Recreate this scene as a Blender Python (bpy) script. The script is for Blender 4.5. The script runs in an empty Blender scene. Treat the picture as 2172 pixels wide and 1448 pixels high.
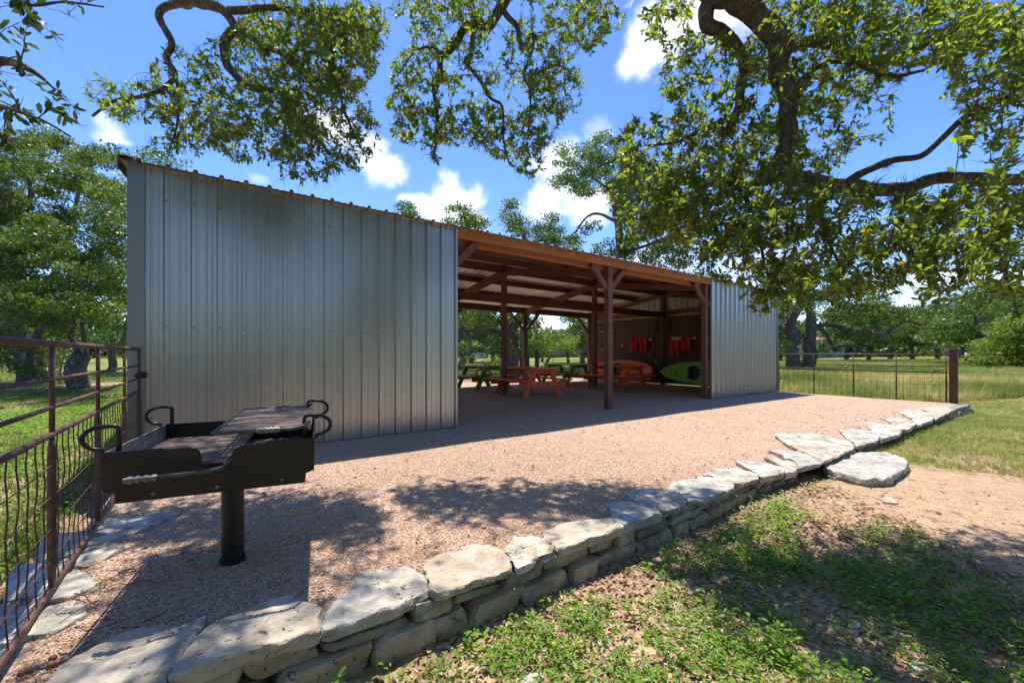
import bpy, bmesh, math, random
import numpy as np
from mathutils import Vector, Matrix, noise
R = math.radians
SC = bpy.context.scene
COL = SC.collection
# ------------------------------------------------------------------ camera numbers (metres, terrace level = 0)
CAM = Vector((0.0, -5.76, 1.115)); YAW = R(35.3); FPX = 900.0; CX, HY = 1086.0, 750.0
FWD = Vector((math.sin(YAW), math.cos(YAW), 0)); RGT = Vector((math.cos(YAW), -math.sin(YAW), 0))
def at(px, py, d):
    return CAM + FWD*d + RGT*((px-CX)/FPX*d) + Vector((0, 0, (HY-py)/FPX*d))
def on_z(px, py, z=0.0):
    d = FPX*(CAM.z-z)/(py-HY)
    return at(px, py, d)
def sstep(a, b, x):
    t = min(1.0, max(0.0, (x-a)/(b-a))); return t*t*(3-2*t)
def ground_z(x, y):
    d = math.hypot(x-CAM.x, y-CAM.y)
    sr = sstep(13, 20, x)*sstep(22, 12, y)
    prof = ((-0.9,-0.195),(2.2,-0.19),(4.4,-0.115),(9.5,-0.10),(12.0,-0.16),(13.9,-0.23),(18,-0.17))
    z = prof[0][1] if x < -0.9 else prof[-1][1]
    for (xa, za), (xb, zb) in zip(prof, prof[1:]):
        if xa <= x <= xb: z = za+(zb-za)*sstep(xa, xb, x)
    if y > -3.7 and x > -0.66: z = min(z, -0.17)
    z += 0.13*sstep(5, 14, d)*(1-sr)*(1 if y > -3.0 else 0.15) + 0.42*sstep(9, 24, d)*sr + 0.5*sstep(26, 90, d)
    if x < -0.7: z += 0.11*sstep(-0.66, -0.9, x)
    z += 0.02*noise.noise(Vector((x*0.6, y*0.6, 3.1)))*sstep(0.3, 2, abs(y+3.9)+ (0 if -1 < x < 14 else 2))
    return z
# ------------------------------------------------------------------ object helpers
def tag(o, label=None, cat=None, group=None, kind=None):
    if label: o['label'] = label
    if cat: o['category'] = cat
    if group: o['group'] = group
    if kind: o['kind'] = kind
    return o
def empty(name, loc, rz=0.0, **kw):
    o = bpy.data.objects.new(name, None); COL.objects.link(o)
    o.empty_display_size = 0.2
    o.location = loc; o.rotation_euler = (0, 0, rz)
    return tag(o, **kw)
def copy_tree(o, parent=None):
    c = o.copy(); COL.objects.link(c)
    if parent: c.parent = parent
    for ch in [x for x in o.children]: copy_tree(ch, c)
    return c
class MB:
    """collects boxes, bars, tubes and sheets and links them as one mesh"""
    def __init__(s): s.v = []; s.f = []; s.m = []
    def add(s, vs, fs, mi=0):
        n = len(s.v); s.v.extend([tuple(p) for p in vs]); s.f.extend([tuple(i+n for i in f) for f in fs]); s.m.extend([mi]*len(fs))
    def box(s, x0, x1, y0, y1, z0, z1, mi=0):
        s.add([(x0,y0,z0),(x1,y0,z0),(x1,y1,z0),(x0,y1,z0),(x0,y0,z1),(x1,y0,z1),(x1,y1,z1),(x0,y1,z1)],
              [(0,3,2,1),(4,5,6,7),(0,1,5,4),(1,2,6,5),(2,3,7,6),(3,0,4,7)], mi)
    def bar(s, a, b, w, h, up=(0,0,1), mi=0):
        a = Vector(a); b = Vector(b); t = (b-a).normalized(); u = Vector(up)
        sd = t.cross(u)
        if sd.length < 1e-4: sd = t.cross(Vector((1,0,0)))
        sd.normalize(); u = sd.cross(t).normalized()
        vs = []
        for p in (a, b):
            for i, j in ((-1,-1),(1,-1),(1,1),(-1,1)): vs.append(p+sd*(i*w/2)+u*(j*h/2))
        s.add(vs, [(0,1,2,3),(4,7,6,5),(0,4,5,1),(1,5,6,2),(2,6,7,3),(3,7,4,0)], mi)
    def tube(s, pts, r, seg=8, mi=0, closed=False, caps=True, flat=None):
        pts = [Vector(p) for p in pts]; n = len(pts)
        rs = r if isinstance(r, (list, tuple)) else [r]*n
        prev = None; vs = []
        for i, p in enumerate(pts):
            if closed: t = pts[(i+1) % n]-pts[i-1]
            else: t = pts[min(i+1, n-1)]-pts[max(i-1, 0)]
            if t.length < 1e-9: t = Vector((0,0,1))
            t.normalize()
            if prev is None:
                a = Vector((0,0,1)) if abs(t.z) < 0.9 else Vector((1,0,0)); x = t.cross(a).normalized()
            else:
                x = prev - t*prev.dot(t)
                if x.length < 1e-6: x = t.orthogonal()
                x.normalize()
            prev = x; y = t.cross(x)
            for k in range(seg):
                an = 2*math.pi*k/seg
                ca, sa = math.cos(an), math.sin(an)
                vs.append(p + x*(ca*rs[i]) + y*(sa*rs[i]))
        fs = []
        for i in range(n if closed else n-1):
            j = (i+1) % n
            for k in range(seg):
                fs.append((i*seg+k, i*seg+(k+1) % seg, j*seg+(k+1) % seg, j*seg+k))
        if caps and not closed:
            fs.append(tuple(range(seg-1, -1, -1))); fs.append(tuple((n-1)*seg+k for k in range(seg)))
        s.add(vs, fs, mi)
    def prism(s, poly, z0, z1, mi=0):
        n = len(poly)
        s.add([(x,y,z0) for x,y in poly]+[(x,y,z1) for x,y in poly],
              [tuple(range(n-1,-1,-1)), tuple(range(n,2*n))]+[(i,(i+1)%n,n+(i+1)%n,n+i) for i in range(n)], mi)
    def sheet(s, prof, a, b, mi=0):
        """prof: list of points; a(p), b(p): the two ends"""
        n = len(prof); vs = [a(p) for p in prof]+[b(p) for p in prof]
        s.add(vs, [(i, i+1, n+i+1, n+i) for i in range(n-1)], mi)
    def build(s, name, mats, parent=None, loc=None, smooth=False, bevel=0, local=False, auto=None):
        me = bpy.data.meshes.new(name)
        off = Vector((0,0,0))
        if local: pass
        elif loc is not None: off = Vector(loc)
        elif parent is not None and not local: off = Vector(parent.location)
        vs = [(p[0]-off.x, p[1]-off.y, p[2]-off.z) for p in s.v] if off.length else s.v
        me.from_pydata(vs, [], s.f)
        if not isinstance(mats, (list, tuple)): mats = [mats]
        for m in mats: me.materials.append(m)
        if len(mats) > 1: me.polygons.foreach_set('material_index', s.m)
        if smooth: me.polygons.foreach_set('use_smooth', [True]*len(me.polygons))
        me.update()
        o = bpy.data.objects.new(name, me); COL.objects.link(o)
        if parent is not None: o.parent = parent
        elif loc is not None: o.location = loc
        if bevel:
            b = o.modifiers.new('b', 'BEVEL'); b.width = bevel; b.segments = 2; b.limit_method = 'ANGLE'; b.angle_limit = R(40)
        if auto:
            md = o.modifiers.new('e', 'EDGE_SPLIT'); md.split_angle = R(auto)
        return o
def np_mesh(name, verts, quads, mat, tint=None, parent=None, smooth=False, tris=None):
    """big mesh from numpy arrays, float attribute tint per vertex"""
    me = bpy.data.meshes.new(name)
    verts = np.asarray(verts, np.float32)
    fs = []; sizes = []
    if quads is not None and len(quads): fs.append(np.asarray(quads, np.int32).ravel()); sizes.append(np.full(len(quads), 4, np.int32))
    if tris is not None and len(tris): fs.append(np.asarray(tris, np.int32).ravel()); sizes.append(np.full(len(tris), 3, np.int32))
    loops = np.concatenate(fs); sz = np.concatenate(sizes)
    me.vertices.add(len(verts)); me.vertices.foreach_set('co', verts.ravel())
    me.loops.add(len(loops)); me.loops.foreach_set('vertex_index', loops)
    me.polygons.add(len(sz))
    st = np.zeros(len(sz), np.int32); st[1:] = np.cumsum(sz)[:-1]
    me.polygons.foreach_set('loop_start', st); me.polygons.foreach_set('loop_total', sz)
    if smooth: me.polygons.foreach_set('use_smooth', np.ones(len(sz), bool))
    if tint is not None:
        at_ = me.attributes.new('tint', 'FLOAT', 'POINT'); at_.data.foreach_set('value', np.asarray(tint, np.float32))
    me.materials.append(mat); me.update(calc_edges=True); me.validate()
    o = bpy.data.objects.new(name, me); COL.objects.link(o)
    if parent is not None: o.parent = parent
    return o
# ------------------------------------------------------------------ material helpers
class M:
    def __init__(s, name, rough=0.7, metal=0.0, col=(0.5,0.5,0.5), spec=0.5):
        s.mat = bpy.data.materials.new(name); s.mat.use_nodes = True
        s.t = s.mat.node_tree; s.b = s.t.nodes['Principled BSDF']
        s.out = s.t.nodes['Material Output']
        s.set(**{'Base Color': (*col, 1), 'Roughness': rough, 'Metallic': metal, 'Specular IOR Level': spec})
    def n(s, typ, props=None, **ins):
        nd = s.t.nodes.new(typ)
        for k, v in (props or {}).items(): setattr(nd, k, v)
        for k, v in ins.items():
            key = int(k[1:]) if k[0] == '_' and k[1:].isdigit() else k.replace('_', ' ')
            s._in(nd.inputs[key], v)
        return nd
    def _in(s, sock, v):
        if isinstance(v, bpy.types.NodeSocket): s.t.links.new(v, sock)
        elif isinstance(v, bpy.types.Node): s.t.links.new(v.outputs[0], sock)
        else:
            if isinstance(v, (tuple, list)) and len(v) == 3 and sock.type == 'RGBA': v = (*v, 1)
            sock.default_value = v
    def set(s, **kw):
        for k, v in kw.items(): s._in(s.b.inputs[k], v)
    def co(s, which='Object', scale=None):
        c = s.n('ShaderNodeTexCoord').outputs[which]
        if scale is not None:
            mp = s.n('ShaderNodeMapping', Vector=c); mp.inputs['Scale'].default_value = scale; return mp.outputs[0]
        return c
    def noise(s, vec, scale, detail=4, rough=0.55, dist=0.0):
        nd = s.n('ShaderNodeTexNoise', Vector=vec, Scale=scale, Detail=detail, Roughness=rough, Distortion=dist); return nd.outputs[0]
    def vor(s, vec, scale, feature='F1', out=0, rand=1.0):
        nd = s.n('ShaderNodeTexVoronoi', {'feature': feature}, Vector=vec, Scale=scale, Randomness=rand); return nd.outputs[out]
    def ramp(s, fac, *stops):
        nd = s.n('ShaderNodeValToRGB', Fac=fac); cr = nd.color_ramp
        while len(cr.elements) < len(stops): cr.elements.new(0.5)
        for e, (p, c) in zip(cr.elements, stops):
            e.position = p; e.color = (*c, 1) if isinstance(c, (tuple, list)) else (c, c, c, 1)
        return nd.outputs[0]
    def mix(s, fac, a, b, blend='MIX'):
        nd = s.n('ShaderNodeMix', {'data_type': 'RGBA', 'blend_type': blend})
        s._in(nd.inputs[0], fac); s._in(nd.inputs[6], a); s._in(nd.inputs[7], b); return nd.outputs[2]
    def math(s, op, a, b=0.5, c=0.5):
        nd = s.n('ShaderNodeMath', {'operation': op}); s._in(nd.inputs[0], a); s._in(nd.inputs[1], b)
        if len(nd.inputs) > 2: s._in(nd.inputs[2], c)
        return nd.outputs[0]
    def mr(s, v, a, b, c=0.0, d=1.0):
        nd = s.n('ShaderNodeMapRange', {'interpolation_type': 'SMOOTHSTEP'}, Value=v); 
        for i, x in enumerate((a, b, c, d)): s._in(nd.inputs[i+1], x)
        return nd.outputs[0]
    def bump(s, h, strength=0.3, dist=0.01, normal=None):
        nd = s.n('ShaderNodeBump', Height=h, Strength=strength, Distance=dist)
        if normal is not None: s._in(nd.inputs['Normal'], normal)
        s.set(Normal=nd.outputs[0]); return nd.outputs[0]
    def attr(s, name='tint'):
        return s.n('ShaderNodeAttribute', {'attribute_name': name}).outputs['Fac']
    def sep(s, vec):
        return s.n('ShaderNodeSeparateXYZ', Vector=vec).outputs
# ------------------------------------------------------------------ materials
def mk_galv(name, base=(0.52,0.53,0.54), rough=0.36, dirt=0.0, metal=0.9):
    m = M(name, rough, metal, base)
    c = m.co()
    sp = m.vor(c, 150, out=1); g = m.n('ShaderNodeRGBToBW', Color=sp).outputs[0]
    big = m.noise(c, 1.3, 3)
    streak = m.noise(m.co('Object', (3.0, 3.0, 0.25)), 4, 5)
    k = m.math('ADD', m.math('MULTIPLY', g, 0.12), m.math('MULTIPLY', big, 0.08))
    k = m.math('ADD', k, m.math('MULTIPLY', streak, 0.16))
    k = m.math('ADD', k, 0.76)
    col = m.mix(1.0, (*base, 1), m.n('ShaderNodeCombineColor', _0=k, _1=k, _2=k).outputs[0], 'MULTIPLY')
    if dirt:
        z = m.sep(c)[2]
        f = m.math('MULTIPLY', m.mr(m.noise(c, 6, 6), 0.4, 0.75), dirt)
        col = m.mix(f, col, (0.22,0.18,0.14,1))
    m.set(**{'Base Color': col})
    m.set(Roughness=m.math('ADD', m.math('MULTIPLY', g, 0.06), rough-0.02))
    h = m.math('ADD', m.math('MULTIPLY', m.noise(m.co('Object', (1,1,0.3)), 3.5, 2), 1.0), m.math('MULTIPLY', g, 0.01))
    m.bump(h, 0.07, 0.02)
    return m.mat
def mk_wood(name, c0, c1, axis=(1,1,1), rough=0.7, scale=1.0):
    m = M(name, rough, 0, c0)
    c = m.co('Object', axis)
    g = m.noise(c, 9*scale, 6, 0.65, 0.6)
    b = m.noise(m.co(), 2.2, 3)
    kn = m.vor(c, 2.1*scale)
    col = m.mix(m.mr(g, 0.3, 0.72), (*c0,1), (*c1,1))
    col = m.mix(m.math('MULTIPLY', m.mr(b, 0.45, 0.8), 0.45), col, tuple(x*0.6 for x in c0)+(1,))
    col = m.mix(m.mr(kn, 0.11, 0.05), col, tuple(x*0.4 for x in c0)+(1,))
    m.set(**{'Base Color': col}); m.bump(g, 0.25, 0.004)
    return m.mat
def mk_flat(name, col, rough=0.6, metal=0.0, var=0.25, scale=14, bump=0.1, spec=0.5, tint2=None):
    m = M(name, rough, metal, col, spec)
    n = m.noise(m.co(), scale, 6, 0.6)
    d = tint2 or tuple(x*(1-var) for x in col); l = tuple(min(1, x*(1+var)) for x in col)
    m.set(**{'Base Color': m.mix(m.mr(n, 0.3, 0.7), (*d,1), (*l,1))})
    if bump: m.bump(n, bump, 0.006)
    return m.mat
def mk_rust(name, a=(0.075,0.032,0.024), b=(0.175,0.078,0.052)):
    m = M(name, 0.6, 0.0, a)
    n = m.noise(m.co(), 26, 7, 0.65); n2 = m.noise(m.co(), 5, 4)
    col = m.mix(m.mr(n, 0.35, 0.68), (*a,1), (*b,1)); col = m.mix(m.math('MULTIPLY', m.mr(n2, 0.5, 0.7), 0.6), col, (0.055,0.022,0.02,1))
    m.set(**{'Base Color': col}); m.bump(n, 0.25, 0.003); return m.mat
def mk_leaf(name, stops, trans=0.45, rough=0.5, tcol=1.5, back=None, spec=0.35):
    m = M(name, rough, 0, (0.1,0.2,0.03), spec)
    col = m.ramp(m.attr(), *stops)
    if back:
        col2 = m.mix(m.n('ShaderNodeNewGeometry').outputs['Backfacing'], col, (*back,1))
    else: col2 = col
    m.set(**{'Base Color': col2})
    tr = m.n('ShaderNodeBsdfTranslucent')
    tc = m.mix(1.0, col, (tcol*1.08, tcol*1.12, tcol*0.6, 1), 'MULTIPLY')
    m._in(tr.inputs[0], tc)
    mx = m.n('ShaderNodeMixShader', _0=trans, _1=m.b.outputs[0], _2=tr.outputs[0])
    m.t.links.new(mx.outputs[0], m.out.inputs[0]); return m.mat
def mk_bark(name, a, b, sx=1.0, moss=True):
    m = M(name, 0.9, 0, a, 0.2)
    c = m.co('Object')
    n = m.noise(c, 60*sx, 6, 0.7); n2 = m.noise(c, 9*sx, 6, 0.7)
    rg = m.math('ABSOLUTE', m.math('SUBTRACT', m.noise(m.co('Object', (1,1,0.5)), 42*sx, 5, 0.6, 1.2), 0.5)); f = m.mr(rg, 0.0, 0.13)
    f = m.math('MULTIPLY', f, m.math('ADD', n, 0.45))
    col = m.mix(f, (*a,1), (*b,1))
    if moss: col = m.mix(m.math('MULTIPLY', m.mr(n2, 0.5, 0.66), m.mr(n, 0.4, 0.6)), col, (0.27,0.29,0.23,1))
    m.set(**{'Base Color': col}); m.bump(m.math('ADD', f, m.math('MULTIPLY', n, 0.5)), 0.9, 0.018); return m.mat
def mk_stone(name, hue=0):
    m = M(name, 0.85, 0, (0.5,0.46,0.38), 0.3)
    g = m.n('ShaderNodeNewGeometry').outputs['Position']
    oi = m.n('ShaderNodeObjectInfo').outputs['Random']
    n = m.noise(g, 7, 8, 0.62, 0.3); n2 = m.noise(g, 2.3, 4); n3 = m.noise(g, 40, 5, 0.6)
    base = m.ramp(n, (0.34,(0.19,0.155,0.11)), (0.46,(0.45,0.405,0.325)), (0.58,(0.62,0.575,0.485)), (0.8,(0.74,0.71,0.64)))
    warm = m.mix(m.mr(n2, 0.5, 0.68), base, (0.50,0.375,0.215,1)); warm = m.mix(0.55, base, warm)
    grey = m.mix(m.math('MULTIPLY', m.mr(m.noise(g, 4.2, 7, 0.72), 0.47, 0.62), 0.8), warm, (0.20,0.19,0.165,1))
    tone = m.mix(m.mr(oi, 0.45, 0.95, 0.0, 0.6), grey, (0.44,0.345,0.235,1)); tone = m.mix(m.mr(oi, 0.40, 0.0, 0.0, 0.55), tone, (0.36,0.345,0.31,1))
    pit = m.noise(g, 34, 3, 0.5, 0.8); pm = m.math('MULTIPLY', m.mr(pit, 0.37, 0.29), m.mr(m.noise(g, 4.5, 2), 0.46, 0.6))
    up = m.sep(m.n('ShaderNodeNewGeometry').outputs['Normal'])[2]
    col = m.mix(m.math('MULTIPLY', pm, 0.8), tone, (0.09,0.07,0.05,1))
    if hue: col = m.mix(1.0, col, m.mix(oi, (0.62,0.58,0.50,1), (0.86,0.80,0.68,1)), 'MULTIPLY')
    m.set(**{'Base Color': col})
    h = m.math('SUBTRACT', m.math('ADD', m.math('MULTIPLY', n, 0.9), m.math('MULTIPLY', n3, 0.35)), m.math('MULTIPLY', pm, 0.8))
    m.bump(h, 1.0, 0.03); return m.mat
def mk_gravel(name, soil=False):
    m = M(name, 0.9, 0, (0.4,0.27,0.2), 0.2)
    g = m.n('ShaderNodeNewGeometry').outputs['Position']
    def layer(sc):
        v = m.n('ShaderNodeTexVoronoi', {'feature': 'F1'}, Vector=g, Scale=sc)
        return v.outputs[0], m.n('ShaderNodeSeparateColor', Color=v.outputs[1]).outputs
    d, c = layer(145); d2, c2 = layer(75)
    col = m.ramp(c[0], (0.0,(0.27,0.145,0.083)), (0.25,(0.52,0.32,0.20)), (0.55,(0.66,0.442,0.295)), (0.8,(0.76,0.545,0.395)), (1.0,(0.82,0.70,0.58)))
    colb = m.ramp(c2[1], (0.0,(0.29,0.17,0.105)), (0.5,(0.58,0.405,0.28)), (1.0,(0.77,0.61,0.47)))
    col = m.mix(m.mr(c2[0], 0.55, 0.6), col, colb)
    n = m.noise(g, 0.7, 6, 0.65); col = m.mix(m.math('MULTIPLY', m.mr(n, 0.4, 0.7), 0.3), col, (0.55,0.35,0.22,1))
    n2 = m.noise(g, 3.0, 4); col = m.mix(m.math('MULTIPLY', m.mr(n2, 0.52, 0.72), 0.28), col, (0.33,0.205,0.13,1))
    if soil: col = m.mix(0.62, col, m.mix(m.mr(m.noise(g, 9, 6, 0.65), 0.3, 0.7), (0.42,0.26,0.135,1), (0.70,0.49,0.30,1)))
    gap = m.mr(d, 0.42, 0.62); col = m.mix(m.math('MULTIPLY', gap, 0.5), col, (0.14,0.085,0.06,1))
    m.set(**{'Base Color': col})
    h = m.math('SUBTRACT', 1.0, d); h = m.math('ADD', h, m.math('MULTIPLY', c[1], 0.5)); h = m.math('ADD', h, m.math('MULTIPLY', m.noise(g, 3.5, 4, 0.6), 3.2))
    m.bump(h, 0.75, 0.008); return m.mat
def mk_ground(name):
    m = M(name, 0.95, 0, (0.3,0.22,0.14), 0.1)
    g = m.n('ShaderNodeNewGeometry').outputs['Position']
    n = m.noise(g, 1.1, 7, 0.62); n2 = m.noise(g, 14, 6, 0.65); n3 = m.noise(g, 0.16, 4)
    v = m.n('ShaderNodeTexVoronoi', {'feature': 'F1'}, Vector=g, Scale=34); vc = m.n('ShaderNodeSeparateColor', Color=v.outputs[1]).outputs[0]
    dirt = m.mix(m.mr(n2, 0.3, 0.7), (0.25,0.155,0.09,1), (0.40,0.265,0.165,1))
    dirt = m.mix(m.math('MULTIPLY', m.mr(vc, 0.45, 0.9), 0.7), dirt, (0.47,0.335,0.235,1))
    dirt = m.mix(m.math('MULTIPLY', m.mr(vc, 0.3, 0.05), 0.6), dirt, (0.13,0.085,0.05,1))
    xyz = m.sep(g)
    cam = m.n('ShaderNodeVectorMath', {'operation': 'DISTANCE'}, _0=g, _1=(0,-5.76,0)).outputs['Value']
    grass = m.mix(m.mr(n2, 0.3, 0.7), (0.09,0.125,0.025,1), (0.21,0.23,0.06,1))
    grass = m.mix(m.mr(n3, 0.4, 0.65), grass, (0.27,0.225,0.09,1))
    lawn = m.mr(m.noise(g, 0.05, 3), 0.35, 0.6); grass = m.mix(m.math('MULTIPLY', m.math('MULTIPLY', lawn, m.mr(cam, 22, 34)), 0.85), grass, (0.175,0.235,0.05,1))
    far = m.mr(cam, 4.5, 13); thr = m.math('SUBTRACT', 0.56, m.math('MULTIPLY', far, 0.42))
    f = m.mr(m.math('SUBTRACT', n, thr), -0.06, 0.1)
    m.set(**{'Base Color': m.mix(f, dirt, grass)})
    m.bump(m.math('ADD', n2, m.math('MULTIPLY', vc, 0.5)), 0.6, 0.02); return m.mat
GALV = mk_galv('galvanized_steel', (0.47,0.475,0.485), 0.29)
GALV_TRIM = mk_galv('galvanized_trim', (0.27,0.285,0.29), 0.46)
GALV_IN = mk_galv('galvanized_inside', (0.68,0.62,0.56), 0.45, metal=0.45)
ROOFM = mk_galv('roof_steel', (0.74,0.70,0.65), 0.42, metal=0.4)
TRIMB = mk_flat('brown_roof_trim', (0.085,0.065,0.052), 0.5, 0.3)
CEDAR = mk_wood('cedar_board', (0.30,0.105,0.035), (0.44,0.175,0.065), (0.35,4,4))
POSTW = mk_wood('stained_post', (0.135,0.05,0.032), (0.215,0.085,0.055), (4,4,0.35))
BEAMW = mk_wood('stained_beam', (0.10,0.037,0.023), (0.16,0.06,0.036), (0.35,4,4))
RAFTW = mk_wood('stained_rafter', (0.17,0.062,0.03), (0.25,0.095,0.05), (4,0.35,4))
PLYW = mk_wood('brown_plywood', (0.105,0.044,0.03), (0.135,0.058,0.04), (2,2,0.3))
DARK = mk_flat('dark_hole', (0.01,0.01,0.01), 0.7)
RUST = mk_rust('rusty_pipe'); RUSTP = mk_rust('painted_post', (0.075,0.02,0.015), (0.125,0.036,0.026))
WIRE = mk_rust('rusty_wire', (0.06,0.022,0.017), (0.12,0.05,0.032))
BLACK = mk_flat('black_grill_paint', (0.007,0.007,0.0075), 0.42, 0.0, 0.35, 11, 0.08, 0.4, tint2=(0.017,0.013,0.011))
GALVBOX = mk_flat('grey_firebox_inside', (0.20,0.225,0.25), 0.5, 0.3, 0.4, 9)
ROD = mk_flat('dull_steel_rod', (0.085,0.08,0.075), 0.45, 0.6, 0.35, 40)
SPRING = mk_flat('bright_coil', (0.20,0.195,0.19), 0.45, 0.85, 0.2, 60)
GRATE = mk_flat('rusty_grate', (0.33,0.235,0.185), 0.55, 0.15, 0.5, 22)
ASH = mk_flat('charcoal', (0.05,0.048,0.045), 0.95, 0, 0.7, 60, 0.6)
STONE = mk_stone('limestone'); STONEW = mk_stone('weathered_limestone', 1)
GRAVEL = mk_gravel('pink_gravel'); GROUND = mk_ground('dirt_and_grass')
SOIL = mk_flat('packed_soil', (0.10,0.068,0.045), 0.95, 0, 0.4, 20, 0.5)
ORANGE = mk_wood('orange_paint', (0.86,0.125,0.015), (0.92,0.165,0.025), (3,0.4,3), 0.55)
GREENP = mk_wood('green_paint', (0.26,0.30,0.03), (0.33,0.37,0.05), (3,0.4,3), 0.55)
KORANGE = mk_flat('orange_plastic', (0.92,0.125,0.015), 0.38, 0, 0.12, 6, 0.04)
KGREEN = mk_flat('green_plastic', (0.27,0.60,0.015), 0.38, 0, 0.12, 6, 0.04)
KBLACK = mk_flat('black_plastic', (0.012,0.012,0.013), 0.5)
VEST = mk_flat('red_vest_cloth', (0.72,0.022,0.018), 0.75, 0, 0.2, 25, 0.3)
WHITE = mk_flat('white_board', (0.62,0.58,0.52), 0.6)
SIGNB = mk_flat('brown_sign_face', (0.05,0.018,0.014), 0.5, 0, 0.1); SIGNG = mk_flat('sign_green', (0.26,0.32,0.02), 0.5, 0, 0.08)
SIGNO = mk_flat('sign_orange', (0.70,0.10,0.02), 0.5, 0, 0.08); SIGNW = mk_flat('sign_white', (0.75,0.70,0.66), 0.5, 0, 0.05)
ROPE = mk_flat('pale_rope', (0.5,0.48,0.44), 0.9)
BARK = mk_bark('oak_bark', (0.10,0.066,0.045), (0.42,0.32,0.23), 1.0)
BARKFAR = mk_bark('far_bark', (0.075,0.063,0.052), (0.28,0.245,0.205), 0.22, False)
MOSS = mk_flat('ball_moss', (0.12,0.11,0.075), 0.95, 0, 0.4, 40, 0)
GALL = mk_flat('oak_gall', (0.17,0.075,0.04), 0.7, 0, 0.4, 40)
LEAF = mk_leaf('oak_leaf', ((0.0,(0.038,0.058,0.012)), (0.4,(0.074,0.105,0.018)), (0.8,(0.122,0.155,0.022)), (0.96,(0.165,0.175,0.03)), (1.0,(0.20,0.10,0.03))), 0.54, 0.42, 3.3)
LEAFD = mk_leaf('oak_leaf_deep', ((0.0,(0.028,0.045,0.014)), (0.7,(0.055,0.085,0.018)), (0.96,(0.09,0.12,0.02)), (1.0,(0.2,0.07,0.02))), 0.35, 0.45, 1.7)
FAR = mk_leaf('far_leaf', ((0.0,(0.028,0.056,0.011)), (0.5,(0.068,0.114,0.02)), (1.0,(0.145,0.195,0.034))), 0.35, 0.4, 1.9)
FARB = mk_leaf('far_leaf_blue', ((0.0,(0.034,0.066,0.02)), (0.5,(0.075,0.13,0.032)), (1.0,(0.145,0.205,0.052))), 0.35, 0.4, 1.8)
BUSHL = mk_leaf('bush_leaf', ((0.0,(0.075,0.115,0.018)), (0.5,(0.13,0.185,0.025)), (1.0,(0.19,0.25,0.04))), 0.4, 0.5, 1.7)
WEED = mk_leaf('weed_leaf', ((0.0,(0.065,0.14,0.014)), (0.5,(0.13,0.24,0.022)), (1.0,(0.25,0.35,0.04))), 0.45, 0.45, 2.2)
GRASS = mk_leaf('short_grass', ((0.0,(0.08,0.145,0.02)), (0.5,(0.15,0.215,0.035)), (0.8,(0.28,0.28,0.08)), (1.0,(0.48,0.39,0.20))), 0.35, 0.6, 1.5)
MEADOW = mk_leaf('meadow_grass', ((0.0,(0.10,0.165,0.03)), (0.35,(0.20,0.245,0.055)), (0.65,(0.40,0.34,0.14)), (1.0,(0.58,0.47,0.26))), 0.35, 0.65, 1.3)
LITTER = mk_leaf('dead_leaf', ((0.0,(0.14,0.075,0.04)), (0.45,(0.36,0.225,0.135)), (1.0,(0.58,0.43,0.31))), 0.15, 0.7, 1.0)
PEBB = mk_leaf('pebble', ((0.0,(0.29,0.15,0.085)), (0.4,(0.57,0.355,0.22)), (0.75,(0.75,0.52,0.355)), (1.0,(0.86,0.73,0.60))), 0.0, 0.85, 1.0)
FLOWER = mk_leaf('yellow_flower', ((0.0,(0.6,0.42,0.03)), (1.0,(0.75,0.55,0.05))), 0.3, 0.6, 1.0)
# ------------------------------------------------------------------ pavilion
X0, X1, XA, XB = -0.69, 13.67, 3.02, 10.06
YB, YM = 7.55, 3.78
def zr(x): return 3.045 - 0.0075*x
def zroof(x, y): return zr(x) + (0.15*y if y < YM else 0.15*YM - 0.15*(y-YM))
barn = empty('pavilion', (0, 0, 0), label='open sided metal barn pavilion with ribbed steel walls and brown timber frame on gravel', cat='pavilion')
RIB = 0.2286
def rib_profile(u0, u1, phase):
    """(u, height) of an agricultural panel: one tall rib and two low ones every nine inches"""
    pts = [(u0, 0.0)]; k = math.floor((u0-phase)/RIB)-1
    while phase+k*RIB < u1+RIB:
        c = phase+k*RIB
        for du, h in ((-0.027,0),(-0.015,0.034),(0.015,0.034),(0.027,0),(0.064,0),(0.069,0.006),(0.083,0.006),(0.088,0),(0.139,0),(0.144,0.006),(0.158,0.006),(0.163,0)):
            u = c+du
            if u0+0.004 < u < u1-0.004: pts.append((u, h))
        k += 1
    pts.append((u1, 0.0)); rr = random.Random(7); out = []; bow = 0
    for q, (u, h) in enumerate(pts):
        if h == 0.0 and q % 2 == 0: bow = rr.uniform(-0.0016, 0.0016)
        out.append((u, h+bow if h < 0.02 else h))
    return out
def front_wall(xa, xb, phase):
    b = MB(); pr = rib_profile(xa, xb, phase)
    b.sheet(pr, lambda p: (p[0], -0.045-p[1], 0.015), lambda p: (p[0], -0.045-p[1], zr(p[0])-0.004))
    b.sheet(pr, lambda p: (p[0], -0.041-p[1], zr(p[0])-0.004), lambda p: (p[0], -0.041-p[1], 0.015))
    k0 = math.ceil((xa-phase)/RIB)
    x = phase+k0*RIB
    while x < xb-0.03:
        for z in (0.21, 1.40, 2.72):
            cx = x+0.045; 
            if cx < xb-0.03: b.tube([(cx, -0.044, z), (cx, -0.051, z)], 0.0075, 6, 1)
        x += RIB
    return b
# left bay wall, right bay wall
front_wall(X0+0.10, XA, -0.427).build('steel_wall', [GALV, DARK], barn)
front_wall(XB, X1-0.06, 10.06+0.03).build('steel_wall', [GALV, DARK], barn)
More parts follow.
